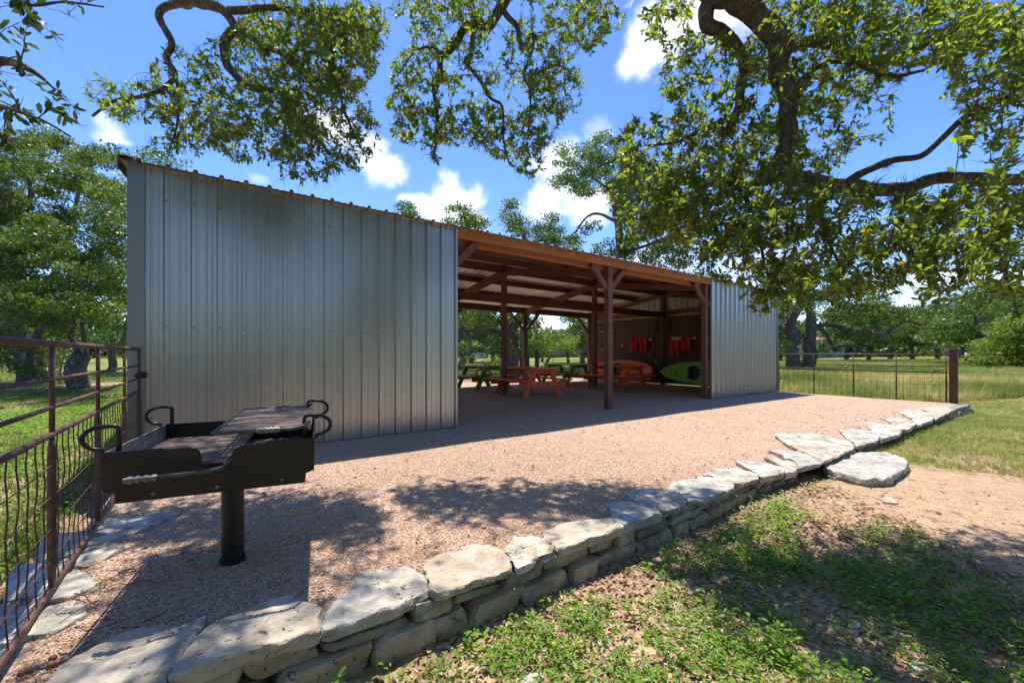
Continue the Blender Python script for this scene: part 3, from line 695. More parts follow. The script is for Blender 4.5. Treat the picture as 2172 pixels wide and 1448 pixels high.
for y, nm in ((-HY_,'front_panel'),(HY_-0.006,'back_panel')):
    b = MB()
    if nm == 'front_panel':
        pts = [(-HX,ZB+0.03),(-HX+0.01,ZB+0.008),(-HX+0.035,ZB),(HX-0.035,ZB),(HX-0.01,ZB+0.008),(HX,ZB+0.03),(HX,ZT),(0.20,ZT+0.001),(0.195,ZT-0.006)]
        pts += [(gc+0.05,ZT-0.010),(gc+0.02,ZT-0.018),(gc+0.006,ZT-0.032),(gc,ZT-0.055),(gc,0.585),(ga,0.585),(ga,ZT-0.045),(ga-0.006,ZT-0.022),(ga-0.02,ZT-0.008),(ga-0.05,ZT-0.001),(-0.17,ZT-0.002),(-0.20,ZT+0.004),(-HX,ZT+0.002)]
    else: pts = [(-HX,ZB),(HX,ZB),(HX,ZT),(-HX,ZT)]
    xz_plate(b, pts, y, y+0.006); gb(b, nm, BLACK, bevel=0.0015)
for x, nm in ((-HX+0.001,'end_panel'),(HX-0.007,'end_panel')):
    b = MB(); b.box(x,x+0.006,-HY_+0.0065,HY_-0.0065,ZB+0.004,ZT-0.003); gb(b,nm,[GALVBOX if x < 0 else BLACK])
b = MB(); b.box(-HX+0.04,HX-0.04,-HY_+0.012,HY_-0.012,0.485,0.552); gb(b,'base_tray',BLACK,bevel=0.004)
b = MB()
for x in (-0.23,0.0,0.26): b.tube([(x,-HY_+0.0125,0.512),(x,-HY_+0.0095,0.512)],0.0075,10)
gb(b,'rivets',SPRING)
def noisy_bed(b, x0,x1,y0,y1,z,amp,n=26):
    vs = [(x0+(x1-x0)*i/n, y0+(y1-y0)*j/n, z+amp*noise.noise(Vector((i*0.9,j*0.9,2)))+amp*0.5*noise.noise(Vector((i*2.1,j*2.1,5)))) for j in range(n+1) for i in range(n+1)]
    b.add(vs,[(j*(n+1)+i,j*(n+1)+i+1,(j+1)*(n+1)+i+1,(j+1)*(n+1)+i) for j in range(n) for i in range(n)])
b = MB(); noisy_bed(b,-HX+0.012,HX-0.012,-HY_+0.012,HY_-0.012,0.578,0.018); gb(b,'charcoal_bed',ASH)
def grate(x0,x1,y0,y1,z,n,name):
    b = MB()
    for q in range(n):
        y = y0+(y1-y0)*(q+0.5)/n; b.bar((x0,y,z),(x1,y,z),0.0085,0.012)
    for x in (x0+0.01,x1-0.01): b.bar((x,y0,z-0.012),(x,y1,z-0.012),0.012,0.012)
    return gb(b,name,GRATE)
# upper grate, right half, sits above the rim on the corner loops
U0, U1, UZ = 0.005, HX-0.012, 0.762
grate(U0,U1,-0.40,0.40,UZ,34,'upper_grate')
b = MB(); b.tube([(U0-0.012,-0.405,UZ),(U0-0.012,0.405,UZ)],0.008,8); gb(b,'grate_rod',ROD,smooth=True)
for s, nm in ((-1,'front'),(1,'back')):
    b = MB(); b.tube([(U0-0.012,s*0.405,UZ),(U0-0.016,s*0.425,UZ),(U0+0.0,s*0.44,UZ),(U0+0.20,s*0.445,UZ),(U0+0.30,s*0.445,UZ),(U0+0.345,s*0.432,UZ+0.004),(U1-0.01,s*0.40,UZ+0.022)],0.0085,10)
    q = gb(b,'grate_handle',ROD,smooth=True)
    b = MB()
    for k in range(4): 
        x = U0+0.165+0.021*k; b.tube([(x,s*0.445,UZ),(x+0.013,s*0.445,UZ)],0.0155,10)
    b.tube([(U0+0.155,s*0.445,UZ),(U0+0.25,s*0.445,UZ)],0.0115,10)
    c = b.build('coil_grip',SPRING if s < 0 else KBLACK,q,local=True)
# lower grate, left half, with its handle coming out through the slot
LZ = 0.618
grate(-HX+0.03,0.035,-0.36,0.37,LZ,32,'lower_grate')
b = MB(); b.tube([(0.05,0.37,LZ+0.006),(0.052,-0.20,LZ+0.008),(0.05,-0.37,LZ-0.002),(0.04,-0.425,LZ-0.006),(0.015,-0.465,LZ-0.010),(-0.03,-0.48,LZ-0.013),(-0.27,-0.485,LZ-0.016)],0.0085,10)
q = gb(b,'grate_handle',ROD,smooth=True); b = MB()
for k in range(4): x = -0.285+0.026*k; b.tube([(x,-0.485,LZ-0.017),(x+0.015,-0.485,LZ-0.017)],0.0155,10)
b.tube([(-0.30,-0.485,LZ-0.017),(-0.19,-0.485,LZ-0.016)],0.011,10); b.build('coil_grip',SPRING,q,local=True)
for sx in (-1,1):
    for sy in (-1,1):
        b = MB(); x0 = sx*(HX-0.045); y = sy*(HY_-0.045); top = ZT+0.105; W_ = 0.115
        pts = [(x0,y,0.585),(x0,y,top-0.012),(x0+sx*0.006,y,top-0.004),(x0+sx*0.018,y,top)]
        for q in range(0,8):
            an = R(90-q*180/7); pts.append((x0+sx*(0.05+0.070*math.cos(an)),y,(top+ZT+0.005)/2+ (top-ZT-0.005)/2*math.sin(an)))
        pts.append((x0+sx*0.055,y,ZT-0.002)); pts.append((x0+sx*0.046,y,ZT-0.008))
        b.tube(pts,0.0095,10); gb(b,'corner_loop',BLACK,smooth=True)
# ------------------------------------------------------------------ stones
def densify(poly, step):
    out = []; n = len(poly)
    for i in range(n):
        a = Vector(poly[i]); b = Vector(poly[(i+1) % n]); k = max(1, int(round((b-a).length/step)))
        for q in range(k): out.append(a.lerp(b, q/k))
    # light corner rounding
    m = len(out)
    return [(out[i-1]+out[i]*2+out[(i+1) % m])/4 for i in range(m)]
def slab(poly, ztop, thick, seed, step=0.022, rough=1.0, tilt=(0,0)):
    """flat natural slab from a plan outline; rounded broken rim and uneven top"""
    area = sum(poly[i][0]*poly[(i+1)%len(poly)][1]-poly[(i+1)%len(poly)][0]*poly[i][1] for i in range(len(poly)))
    if area < 0: poly = poly[::-1]
    o = densify([Vector((p[0], p[1])) for p in poly], step); n = len(o)
    c = sum(o, Vector((0,0)))/n
    rings = [(0.975,-thick,0.6),(0.998,-thick*0.84,1),(1.008,-thick*0.64,1),(0.99,-thick*0.52,0.8),(1.016,-thick*0.42,1),(1.012,-0.009,1),(0.998,-0.0015,0.8),(0.97,0.001,0.2),(0.9,0.0,0),(0.78,0,0),(0.6,0,0),(0.4,0,0),(0.2,0,0)]
    b = MB(); sd = seed*7.31
    for s, dz, rr in rings:
        for p in o:
            q = c+(p-c)*s
            nz = noise.noise(Vector((q.x*7+sd, q.y*7, 1.3)))*0.012 - max(0.0, abs(noise.noise(Vector((q.x*5, q.y*9+sd, 9))))-0.22)*0.035 + noise.noise(Vector((q.x*22, q.y*22+sd, 4)))*0.0035
            jag = -abs(noise.noise(Vector((p.x*13+sd, p.y*13, dz*22))))*0.034*rough*rr + 0.008*rr + noise.noise(Vector((p.x*45+sd, p.y*45, dz*70)))*0.006*rough*rr
            d = (p-c); L = max(1e-6, d.length); q2 = q+d/L*jag
            b.v.append((q2.x, q2.y, ztop+dz+(nz*rough if dz > -thick*0.6 else 0)+tilt[0]*(q.x-c.x)+tilt[1]*(q.y-c.y)))
    b.v.append((c.x, c.y, ztop+noise.noise(Vector((c.x*7+sd, c.y*7, 1.3)))*0.010*rough)); ci = len(b.v)-1
    for r_ in range(len(rings)-1):
        for i in range(n): b.f.append((r_*n+i, r_*n+(i+1)%n, (r_+1)*n+(i+1)%n, (r_+1)*n+i))
    k = (len(rings)-1)*n
    for i in range(n): b.f.append((k+i, k+(i+1)%n, ci))
    b.f.append(tuple(range(n-1, -1, -1))); b.m = [0]*len(b.f)
    return b, c
def block(x0, x1, y0, y1, z0, z1, seed, nseg=9, rough=1.0):
    """rough wall stone: a rounded, dented block"""
    b = MB(); sd = seed*3.77; cx, cy, cz = (x0+x1)/2, (y0+y1)/2, (z0+z1)/2; hx, hy, hz = (x1-x0)/2, (y1-y0)/2, (z1-z0)/2
    idx = {}; nx_ = max(4, int((x1-x0)/0.022)); ny_ = 5; nz_ = max(4, int((z1-z0)/0.018))
    nx_ = min(nx_, 22)
    def vert(u, v, w):
        key = (round(u,4), round(v,4), round(w,4))
        if key in idx: return idx[key]
        P = Vector((u, v, w)); p4 = (abs(u)**9+abs(v)**9+abs(w)**9)**(1/9)
        P = P/p4 if p4 > 0 else P
        q = Vector((cx+P.x*hx, cy+P.y*hy, cz+P.z*hz))
        nn = Vector((P.x/hx, P.y/hy, P.z/hz)).normalized()
        k = noise.noise(q*8+Vector((sd,0,0)))*0.020 - abs(noise.noise(q*19+Vector((0,sd,0))))*0.016+0.004 + noise.noise(q*60+Vector((0,sd,0)))*0.003
        q = q + nn*k*rough*min(1.0, hz/0.03)
        # slanted ends
        q.x += (q.z-cz)*0.5*math.sin(sd); q.z += (q.x-cx)*0.07*math.sin(sd*1.7)*min(1.0, 0.12/hx)
        idx[key] = len(b.v); b.v.append(tuple(q)); return idx[key]
    def face(fu, na, nb):
        for i in range(na):
            for j in range(nb):
                a0, a1, b0, b1 = -1+2*i/na, -1+2*(i+1)/na, -1+2*j/nb, -1+2*(j+1)/nb
                b.f.append((vert(*fu(a0,b0)), vert(*fu(a1,b0)), vert(*fu(a1,b1)), vert(*fu(a0,b1)))); b.m.append(0)
    face(lambda a, c: (a,-1,c), nx_, nz_); face(lambda a, c: (-a,1,c), nx_, nz_)
    face(lambda a, c: (1,a,c), ny_, nz_); face(lambda a, c: (-1,-a,c), ny_, nz_)
    face(lambda a, c: (a,c,1), nx_, ny_); face(lambda a, c: (a,-c,-1), nx_, ny_)
    return b
wall = empty('stone_wall', (6.5,-3.95,-0.15), label='low dry stacked limestone wall edging the gravel terrace', cat='stone wall')
CAPS = [  # plan outlines read off at cap height
 [(60,1475),(150,1394),(240,1347),(300,1331),(437,1302),(414,1346),(372,1404),(345,1450),(330,1475),(200,1560)],
 [(357,1437),(385,1385),(414,1353),(443,1330),(504,1293),(560,1272),(613,1258),(644,1276),(681,1284),(676,1334),(593,1355),(530,1372),(467,1396),(400,1422)],
 [(683,1333),(690,1300),(715,1268),(737,1250),(762,1212),(800,1203),(872,1203),(896,1212),(908,1232),(904,1254),(840,1281),(760,1311),(700,1332)],
 [(893,1198),(930,1176),(969,1164),(997,1149),(1039,1152),(1066,1166),(1083,1182),(1079,1206),(1040,1219),(1004,1231),(960,1245),(927,1257),(912,1246),(906,1222)],
 [(1068,1160),(1092,1131),(1130,1127),(1152,1140),(1158,1132),(1181,1164),(1140,1184),(1096,1206),(1087,1186)],
 [(1152,1120),(1190,1107),(1250,1101),(1296,1098),(1322,1108),(1323,1116),(1260,1137),(1183,1163),(1158,1140)],
 [(1292,1063),(1347,1062),(1397,1074),(1404,1086),(1344,1106),(1325,1112),(1298,1096)],
 [(1326,1046),(1368,1031),(1412,1037),(1446,1046),(1456,1062),(1407,1083),(1396,1073),(1350,1060)],
 [(1418,1033),(1429,1020),(1500,1009),(1552,1020),(1558,1033),(1490,1060),(1458,1061),(1447,1045)],
 [(1490,1004),(1512,993),(1569,992),(1604,1004),(1610,1013),(1562,1026),(1552,1018)],
 [(1559,975),(1614,978),(1662,990),(1663,1000),(1614,1012),(1602,1001)],
 [(1616,968),(1650,970),(1690,980),(1690,996),(1664,1003),(1660,988)],
 [(1629,952),(1693,955),(1742,970),(1740,980),(1692,992),(1688,978)],
 [(1643,920),(1666,914),(1749,922),(1800,934),(1813,946),(1776,966),(1742,979),(1721,964),(1673,942)],
 [(1778,911),(1845,909),(1868,920),(1862,934),(1818,946),(1804,933)],
 [(1838,895),(1894,900),(1914,909),(1908,919),(1868,931),(1866,918),(1842,908)],
 [(1873,885),(1920,886),(1946,896),(1930,908),(1912,910),(1896,899)],
 [(1905,872),(1950,868),(1982,880),(1978,891),(1946,902),(1935,888)],
 [(1955,866),(1985,860),(2012,862),(2018,871),(1985,889),(1975,877)]]
for i, pl in enumerate(CAPS):
    zt = 0.040+0.008*math.sin(i*2.1)
    pts = [on_z(px, py, zt) for px, py in pl]
    far_ = i > 8
    b, c = slab([(p.x, p.y) for p in pts], zt, 0.050+0.012*math.sin(i*1.3), i+1, 0.016 if i < 9 else 0.035, 1.0 if i != 4 else 2.2)
    b.build('capstone', STONE, wall, smooth=True, auto=38)
# courses under the caps
rng = random.Random(21); sd = 0
for row in (0, 1):
    x = -0.55+0.13*row
    while x < 13.5:
        g = ground_z(x, -4.08); far_ = x > 6.5; H = -0.008-g
        w = rng.uniform(0.17,0.40)*(1.7 if far_ else 1.0); sd += 1
        h1 = H*(0.52+0.07*math.sin(x*2.3)); y = -3.985+rng.uniform(-0.025,0.02)+0.02*row
        z0, z1 = (g-0.04, g+h1) if row == 0 else (g+h1-0.003, 0.0+rng.uniform(-0.012,0.004))
        if not (row == 0 and 4.75 < x+w/2 < 5.6):
            if row == 1 and rng.random() < 0.3 and not far_:      # two thin stones instead of one
                zm = (z0+z1)/2+rng.uniform(-0.008,0.008)
                for q, (za, zb) in enumerate(((z0, zm), (zm, z1))):
                    block(x+0.01*q, x+w-0.007-0.015*q, y+0.012*q, y+0.18, za, zb, sd*2+q+500).build('wall_stone', STONEW, wall, smooth=True, auto=40)
            else: block(x, x+w-0.008, y, y+0.18, z0, z1, sd).build('wall_stone', STONEW, wall, smooth=True, auto=40)
        x += w
# step stone
st = [(1746,986),(1772,973),(1798,964),(1830,956),(1890,960),(1925,973),(1927,984),(1902,1000),(1886,1012),(1840,1012),(1798,1004),(1760,994)]
p = [on_z(a, c, -0.015) for a, c in st]
b, c = slab([(q.x, q.y) for q in p], -0.015, 0.115, 40, 0.025, 1.5)
o = b.build('step_stone', STONE, loc=(c.x, c.y, -0.12), smooth=True, auto=38); tag(o, 'big pale limestone slab forming a step below the terrace edge', 'step stone')
# flagstones along the left fence
FL = [([(186,1152),(205,1120),(254,1094),(330,1086),(382,1084),(345,1104),(297,1125),(240,1140)], 'largest white flagstone behind the grill post beside the fence'),
      ([(159,1194),(172,1174),(196,1158),(265,1162),(235,1178),(212,1186),(180,1200)], 'small wedge shaped flagstone just ahead of the largest one'),
      ([(100,1273),(115,1242),(138,1217),(175,1216),(212,1233),(190,1248),(159,1259)], 'middle flagstone with a rounded tip beside the fence'),
      ([(45,1348),(70,1315),(106,1284),(188,1279),(180,1306),(140,1325),(106,1340)], 'flagstone strewn with twigs nearest the fence end in front')]
for i, (pl, lab) in enumerate(FL):
    p = [on_z(a, c, 0.012) for a, c in pl]; b, c = slab([(q.x, q.y) for q in p], 0.016, 0.05, 60+i, 0.018, 0.8)
    tag(b.build('flagstone', STONE, loc=(c.x, c.y, -0.03), smooth=True, auto=38), lab, 'flagstone', 'flat stones set along the left fence')
labs = ['edging stone under the fence, farthest along toward the barn', 'edging stone under the fence level with the largest flagstone', 'edging stone under the fence level with the rounded flagstone', 'edging stone under the fence at the near lower corner']
for i, (ya, yb) in enumerate(((-1.95,-2.42),(-2.43,-2.86),(-2.875,-3.3),(-3.31,-3.8))):
    w = 0.13+0.03*math.sin(i*2); pl = [(FX-0.20-w*0.3,ya),(FX-0.02,ya-0.02),(FX-0.0,(ya+yb)/2),(FX-0.02,yb+0.01),(FX-0.17,yb+0.015),(FX-0.22,(ya+yb)/2)]
    b, c = slab(pl, -0.005, 0.09, 80+i, 0.02, 0.8)
    tag(b.build('edging_stone', STONE, loc=(c.x, c.y, -0.09), smooth=True, auto=38), labs[i], 'edging stone', 'stone edging under the left fence')
# loose stones and oak galls
for i, (px, py, r_, lab) in enumerate(((1886,1066,0.055,'flat white rock lying on the tan path past the step stone'),(1053,1342,0.022,'small white pebble in the weeds below the second wall slab'),(1128,1405,0.036,'pale rock in the weeds near the bottom edge'),(1812,1292,0.024,'grey chip of rock in the shade on the right of the weeds'),(1955,1380,0.03,'pale rock chip near the shaded edge of the path'))):
    p = on_z(px, py, -0.11); z = ground_z(p.x, p.y); rg = random.Random(i)
    pl = [(p.x+r_*rg.uniform(0.7,1.3)*1.3*math.cos(a), p.y+r_*rg.uniform(0.6,1.2)*math.sin(a)) for a in [k*2*math.pi/8 for k in range(8)]]
    b, c = slab(pl, z+r_*0.55, r_*0.8, 120+i, 0.012, 0.5)
    tag(b.build('loose_rock', STONE, loc=(c.x, c.y, z-0.01), smooth=True, auto=38), lab, 'rock')
first = None
for i, (px, py) in enumerate(((112,1396),(121,1405),(108,1409),(142,1399),(60,1422),(46,1428))):
    p = on_z(px, py, 0.01)
    if first is None:
        bm_ = bmesh.new(); bmesh.ops.create_icosphere(bm_, subdivisions=2, radius=0.0125); me = bpy.data.meshes.new('oak_gall'); bm_.to_mesh(me); bm_.free(); me.materials.append(GALL); me.polygons.foreach_set('use_smooth', [True]*len(me.polygons))
        first = bpy.data.objects.new('oak_gall', me); COL.objects.link(first); o = first
    else: o = first.copy(); COL.objects.link(o)
    o.location = (p.x, p.y, 0.012); o.scale = (1,1,0.9)
    tag(o, 'round brown oak gall on the gravel in the near corner by the fence', 'oak gall', 'oak galls on the gravel')
# ------------------------------------------------------------------ leaves
RNG = np.random.default_rng(11)
def unit(v): return v/np.maximum(1e-9, np.linalg.norm(v, axis=-1, keepdims=True))
def leaf_arrays(P, D, Nn, L, W, fold=0.25, curl=0.15):
    """six-point folded leaves: base, two left, tip, two right"""
    D = unit(D); S = unit(np.cross(D, Nn)); U = np.cross(S, D); L = L[:, None]; W = W[:, None]
    tip = P+D*L-U*L*curl
    l1 = P+D*L*0.32+S*W*0.40+U*W*fold; l2 = P+D*L*0.74+S*W*0.46+U*(W*fold-L*curl*0.4)
    r1 = P+D*L*0.32-S*W*0.40+U*W*fold; r2 = P+D*L*0.74-S*W*0.46+U*(W*fold-L*curl*0.4)
    V = np.stack([P, l1, l2, tip, r2, r1], 1).reshape(-1, 3)
    i = np.arange(len(P))[:, None]*6
    Q = np.concatenate([i+np.array([[0,3,2,1]]), i+np.array([[0,5,4,3]])], 0)
    return V, Q
def quad_arrays(P, D, Nn, L, W):
    D = unit(D); S = unit(np.cross(D, Nn)); L = L[:, None]; W = W[:, None]
    V = np.stack([P, P+D*L*0.5+S*W*0.5, P+D*L, P+D*L*0.5-S*W*0.5], 1).reshape(-1, 3)
    i = np.arange(len(P))[:, None]*4
    return V, i+np.array([[0,1,2,3]])
def resample(pts, rad, step):
    """smooth a polyline (Catmull-Rom) to roughly even steps"""
    P = [Vector(p) for p in pts]; out = []; ro = []
    for i in range(len(P)-1):
        p0 = P[max(0,i-1)]; p1 = P[i]; p2 = P[i+1]; p3 = P[min(len(P)-1,i+2)]
        k = max(1, int((p2-p1).length/step))
        for q in range(k):
            t = q/k; t2 = t*t; t3 = t2*t
            out.append(0.5*((2*p1)+(p2-p0)*t+(2*p0-5*p1+4*p2-p3)*t2+(3*p1-p0-3*p2+p3)*t3)); ro.append(rad[i]+(rad[i+1]-rad[i])*t)
    out.append(P[-1]); ro.append(rad[-1]); return out, ro
# ------------------------------------------------------------------ overhanging oak
oak = empty('overhanging_oak', (1.3,-8.6,-0.12), label='large live oak whose mossy boughs hang over the foreground', cat='tree')
def limb_px(spec, d, r0=None):
    """spec: (px, py, depth offset) list"""
    return [at(a, b, d+c) for a, b, c in spec]
class Bough:
    def __init__(s, seed): s.mb = MB(); s.tw = MB(); s.nodes = []; s.nr = []; s.rng = random.Random(seed); s.nrng = np.random.default_rng(seed); s.leafP = []; s.leafD = []; s.skip = []
    def limb(s, pts, r0, r1, seg=12, nodes=True, rough=1.0):
        rad = r0 if isinstance(r0, list) else [r0+(r1-r0)*i/(len(pts)-1) for i in range(len(pts))]
        P, Rd = resample(pts, rad, max(0.025, rad[-1]*0.5))
        rr = [r*(1+rough*0.16*noise.noise(p*9)+rough*0.07*noise.noise(p*31)) for p, r in zip(P, Rd)]
        P2 = [p+Vector((noise.noise(p*6), noise.noise(p*6+Vector((9,0,0))), noise.noise(p*6+Vector((0,9,0)))))*r*0.5 for p, r in zip(P, Rd)]
        s.mb.tube(P2, rr, seg)
        if nodes:
            for p, r in zip(P2, Rd): s.nodes.append(tuple(p)); s.nr.append(r)
    def grow(s, zones, dens, leafn=(9, 16), L=0.05, start=True):
        """clusters in picture ellipses at real depths, wired to the nearest branch by crooked twigs"""
        cl = []
        for px, py, rx, ry, d, sd, k in zones:
            area = math.pi*rx*ry*(d/FPX)**2; n = max(2, int(area*dens*k))
            for _ in range(n):
                while True:
                    u, v = s.rng.uniform(-1,1), s.rng.uniform(-1,1)
                    if u*u+v*v <= 1: break
                cl.append(at(px+u*rx, py+v*ry, d+s.rng.gauss(0, sd)))
        N = np.array(s.nodes); base = len(N)
        C = np.array([tuple(c) for c in cl])
        dm = np.array([np.min(((N-c)**2).sum(1)) for c in C]); order = np.argsort(dm)
        nodes = list(s.nodes); nr = list(s.nr); arr = np.zeros((len(nodes)+len(C)*12, 3)); LV = np.zeros(len(arr)); arr[:len(nodes)] = N; cnt = len(nodes)
        lvl = [0.0]*cnt
        for ci in order:
            c = Vector(C[ci]); d2 = ((arr[:cnt]-C[ci])**2).sum(1) + LV[:cnt]
            j = int(np.argmin(d2)); a = Vector(arr[j]); dist = (c-a).length
            if dist < 0.02 or dist > 0.75: continue
            k = max(2, min(10, int(dist/0.07))); pts = [a]
            jig = dist*0.10
            for q in range(1, k+1):
                t = q/k; p = a.lerp(c, t)
                if q < k: p += Vector((s.rng.gauss(0,1), s.rng.gauss(0,1), s.rng.gauss(0,1)))*jig*0.45 + Vector((0,0,0.10*dist*math.sin(math.pi*t)))
                pts.append(p)
            r0 = min(nr[j]*0.55, 0.003+0.0085*min(1.2, dist)); r0 = max(0.0022, r0); 
            rads = [r0+(0.0016-r0)*q/k for q in range(k+1)]
            s.tw.tube(pts, rads, 4 if r0 < 0.006 else 6, caps=False)
            for p, r in zip(pts[1:], rads[1:]):
                arr[cnt] = p; LV[cnt] = 0.008; cnt += 1; nr.append(r)
            dr = (pts[-1]-pts[-2]).normalized()
            for _ in range(2):      # bare side twiglets
                e = pts[-1]+(dr+Vector((s.rng.gauss(0,1),s.rng.gauss(0,1),s.rng.gauss(0,1)))).normalized()*s.rng.uniform(0.04,0.11); q0 = pts[-2].lerp(pts[-1], s.rng.random())
                s.tw.tube([q0, q0.lerp(e,0.55)+Vector((s.rng.gauss(0,0.01),s.rng.gauss(0,0.01),s.rng.gauss(0,0.01))), e], [0.0018,0.0014,0.0009], 3, caps=False)
            if s.rng.random() < 0.09: continue
            n = s.rng.randint(*leafn)
            for _ in range(n):
                back = s.rng.random()**1.15*min(0.20, dist)
                p = pts[-1]-dr*back if back < (pts[-1]-pts[-2]).length else pts[-2]+(pts[-3 if len(pts) > 2 else -2]-pts[-2]).normalized()*(back-(pts[-1]-pts[-2]).length) if len(pts) > 2 else pts[-1]-dr*back
                # stay near the curve
                ang = Vector((s.rng.gauss(0,1), s.rng.gauss(0,1), s.rng.gauss(0,1))).normalized()
                s.leafP.append(tuple(p+ang*0.004)); s.leafD.append(tuple((dr*0.6+ang*1.0+Vector((0,0,-0.12)))))
    def finish(s, name_l='leaves', mat=LEAF, L=(0.034,0.062), parent=oak):
        b1 = s.mb.build('bough', BARK, parent, smooth=True)
        b2 = tag(s.tw.build('twigs', BARK, parent, smooth=True), kind='stuff')
        n = len(s.leafP); g = s.nrng
        P = np.array(s.leafP)-np.array(parent.location); D = np.array(s.leafD)
        Nn = g.normal(size=(n,3))*0.8+np.array([0.05,0.15,0.8])
        Ls = g.uniform(L[0], L[1], n); W = Ls*g.uniform(0.36,0.52,n)
        V, Q = leaf_arrays(P, D, Nn, Ls, W, 0.10, g.uniform(-0.02,0.2,n)[:,None])
        ct = np.array([0.22*noise.noise(Vector(p)*3.3)+0.2*noise.noise(Vector(p)*11) for p in s.leafP])
        t = np.repeat(np.clip(g.beta(2.2,2.2,n)+ct+ (g.random(n) > 0.985)*0.6, 0, 1), 6)
        o = np_mesh(name_l, V, Q, mat, t, parent); tag(o, kind='stuff'); return n
T = oak.location
# main trunk and scaffold limbs behind and above the viewer
bt = Bough(1)
bt.limb([T+Vector((0,0,-0.2)), T+Vector((0.02,0.05,0.8)), T+Vector((-0.06,0.1,1.7)), T+Vector((0.05,0.3,2.6))], 0.36, 0.27, 20)
o_src = T+Vector((0.05,0.3,2.5))
bt.mb.build('trunk', BARK, oak, smooth=True)
nl = 0
# right bough
B = Bough(2); d = 3.3
s0 = at(1556,0,d); 
B.limb([o_src, Vector((1.9,-7.4,4.1)), Vector((2.35,-6.0,4.75)), Vector((2.5,-4.6,4.6)), at(1480,-70,d+0.05), s0, at(1612,42,d), at(1650,98,d), at(1655,155,d), at(1668,212,d), at(1669,283,d), at(1661,336,d), at(1668,374,d-0.02)], [0.20,0.17,0.13,0.10,0.088,0.085,0.082,0.078,0.075,0.071,0.067,0.063,0.056], None, 16)
B.limb([at(1661,345,d), at(1672,374,d-0.02), at(1720,384,d-0.05), at(1786,393,d-0.1), at(1875,402,d-0.15), at(1941,393,d-0.2), at(2007,376,d-0.25), at(2172,380,d-0.4), at(2330,350,d-0.5)], 0.062, 0.034, 12)
B.limb([at(1530,-60,d+0.05), at(1508,0,d+0.1), at(1494,50,d+0.12), at(1530,62,d+0.14), at(1563,97,d+0.15), at(1579,137,d+0.15), at(1571,199,d+0.15), at(1556,256,d+0.1), at(1532,285,d+0.1)], 0.068, 0.024, 12)
B.limb([at(1790,392,d-0.1), at(1845,358,d-0.15), at(1892,340,d-0.2), at(1963,327,d-0.3), at(2051,247,d-0.5), at(2172,186,d-0.6), at(2300,100,d-0.7)], 0.030, 0.012, 8)
B.limb([at(1655,108,d), at(1742,93,d+0.1), at(1830,137,d+0.2), at(1900,120,d+0.25), at(2000,80,d+0.2), at(2100,30,d+0.1)], 0.032, 0.012, 8)
B.limb([at(1668,215,d), at(1720,150,d), at(1790,130,d-0.1), at(1880,160,d-0.3), at(1960,150,d-0.5)], 0.022, 0.009, 7)
B.limb([at(1661,376,d), at(1627,383,d-0.05), at(1540,392,d-0.1), at(1480,387,d-0.15), at(1400,360,d-0.1), at(1345,330,d-0.05)], 0.030, 0.009, 8)
B.limb([at(1560,392,d-0.1), at(1587,433,d-0.2), at(1610,500,d-0.3), at(1622,560,d-0.4), at(1640,610,d-0.45)], 0.020, 0.006, 7)
B.limb([at(1560,250,d+0.1), at(1500,270,d), at(1440,300,d-0.1), at(1370,310,d-0.1)], 0.020, 0.007, 7)
B.limb([at(1900,400,d-0.15), at(1910,450,d-0.4), at(1930,520,d-0.6), at(1960,580,d-0.75)], 0.018, 0.005, 7)
B.limb([at(2100,378,d-0.4), at(2110,440,d-0.6), at(2120,540,d-0.9), at(2150,620,d-1.1)], 0.018, 0.005, 7)
B.limb([at(1730,386,d-0.05), at(1740,450,d-0.3), at(1770,540,d-0.6), at(1800,600,d-0.8)], 0.018, 0.005, 7)
ZR = [(1440,335,145,105,d,0.3,1.0),(1400,430,110,85,d-0.1,0.25,1.0),(1560,430,190,100,d-0.2,0.3,1.15),(1510,170,110,100,d+0.3,0.25,0.9),(1420,45,60,55,d+0.2,0.2,0.8),
      (1740,120,170,115,d+0.3,0.35,1.0),(1930,60,200,85,d,0.35,1.05),(2090,150,100,110,d-0.4,0.25,1.0),(1800,465,240,75,d-0.3,0.3,1.15),(2040,470,150,85,d-0.7,0.25,1.0),
      (1600,545,130,70,d-0.4,0.2,1.0),(1625,635,55,30,d-0.45,0.1,0.8),(1790,575,130,55,d-0.8,0.2,0.9),(1985,600,110,40,d-0.95,0.15,0.8),(2150,640,45,40,2.1,0.1,0.8),
      (2110,300,85,55,d-0.6,0.25,0.8),(2060,560,130,60,d-0.9,0.2,0.9),(1900,540,150,50,d-0.7,0.2,0.9),(2130,430,90,80,d-0.8,0.2,0.9),(1700,610,90,40,d-0.6,0.15,0.9),(2080,40,130,60,d-0.3,0.25,0.8),(1700,290,110,90,d+0.3,0.2,0.8),(1850,250,80,60,d+0.2,0.3,0.22),(1720,-60,250,90,d+0.2,0.3,0.8),(2250,120,110,150,d-0.4,0.3,0.9),(1600,330,110,90,d+0.2,0.25,0.8),(1500,490,110,60,d-0.2,0.2,0.9),(1360,510,60,30,d-0.1,0.15,0.5)]
B.grow(ZR, 530, (6,11)); nl += B.finish(L=(0.026,0.060))
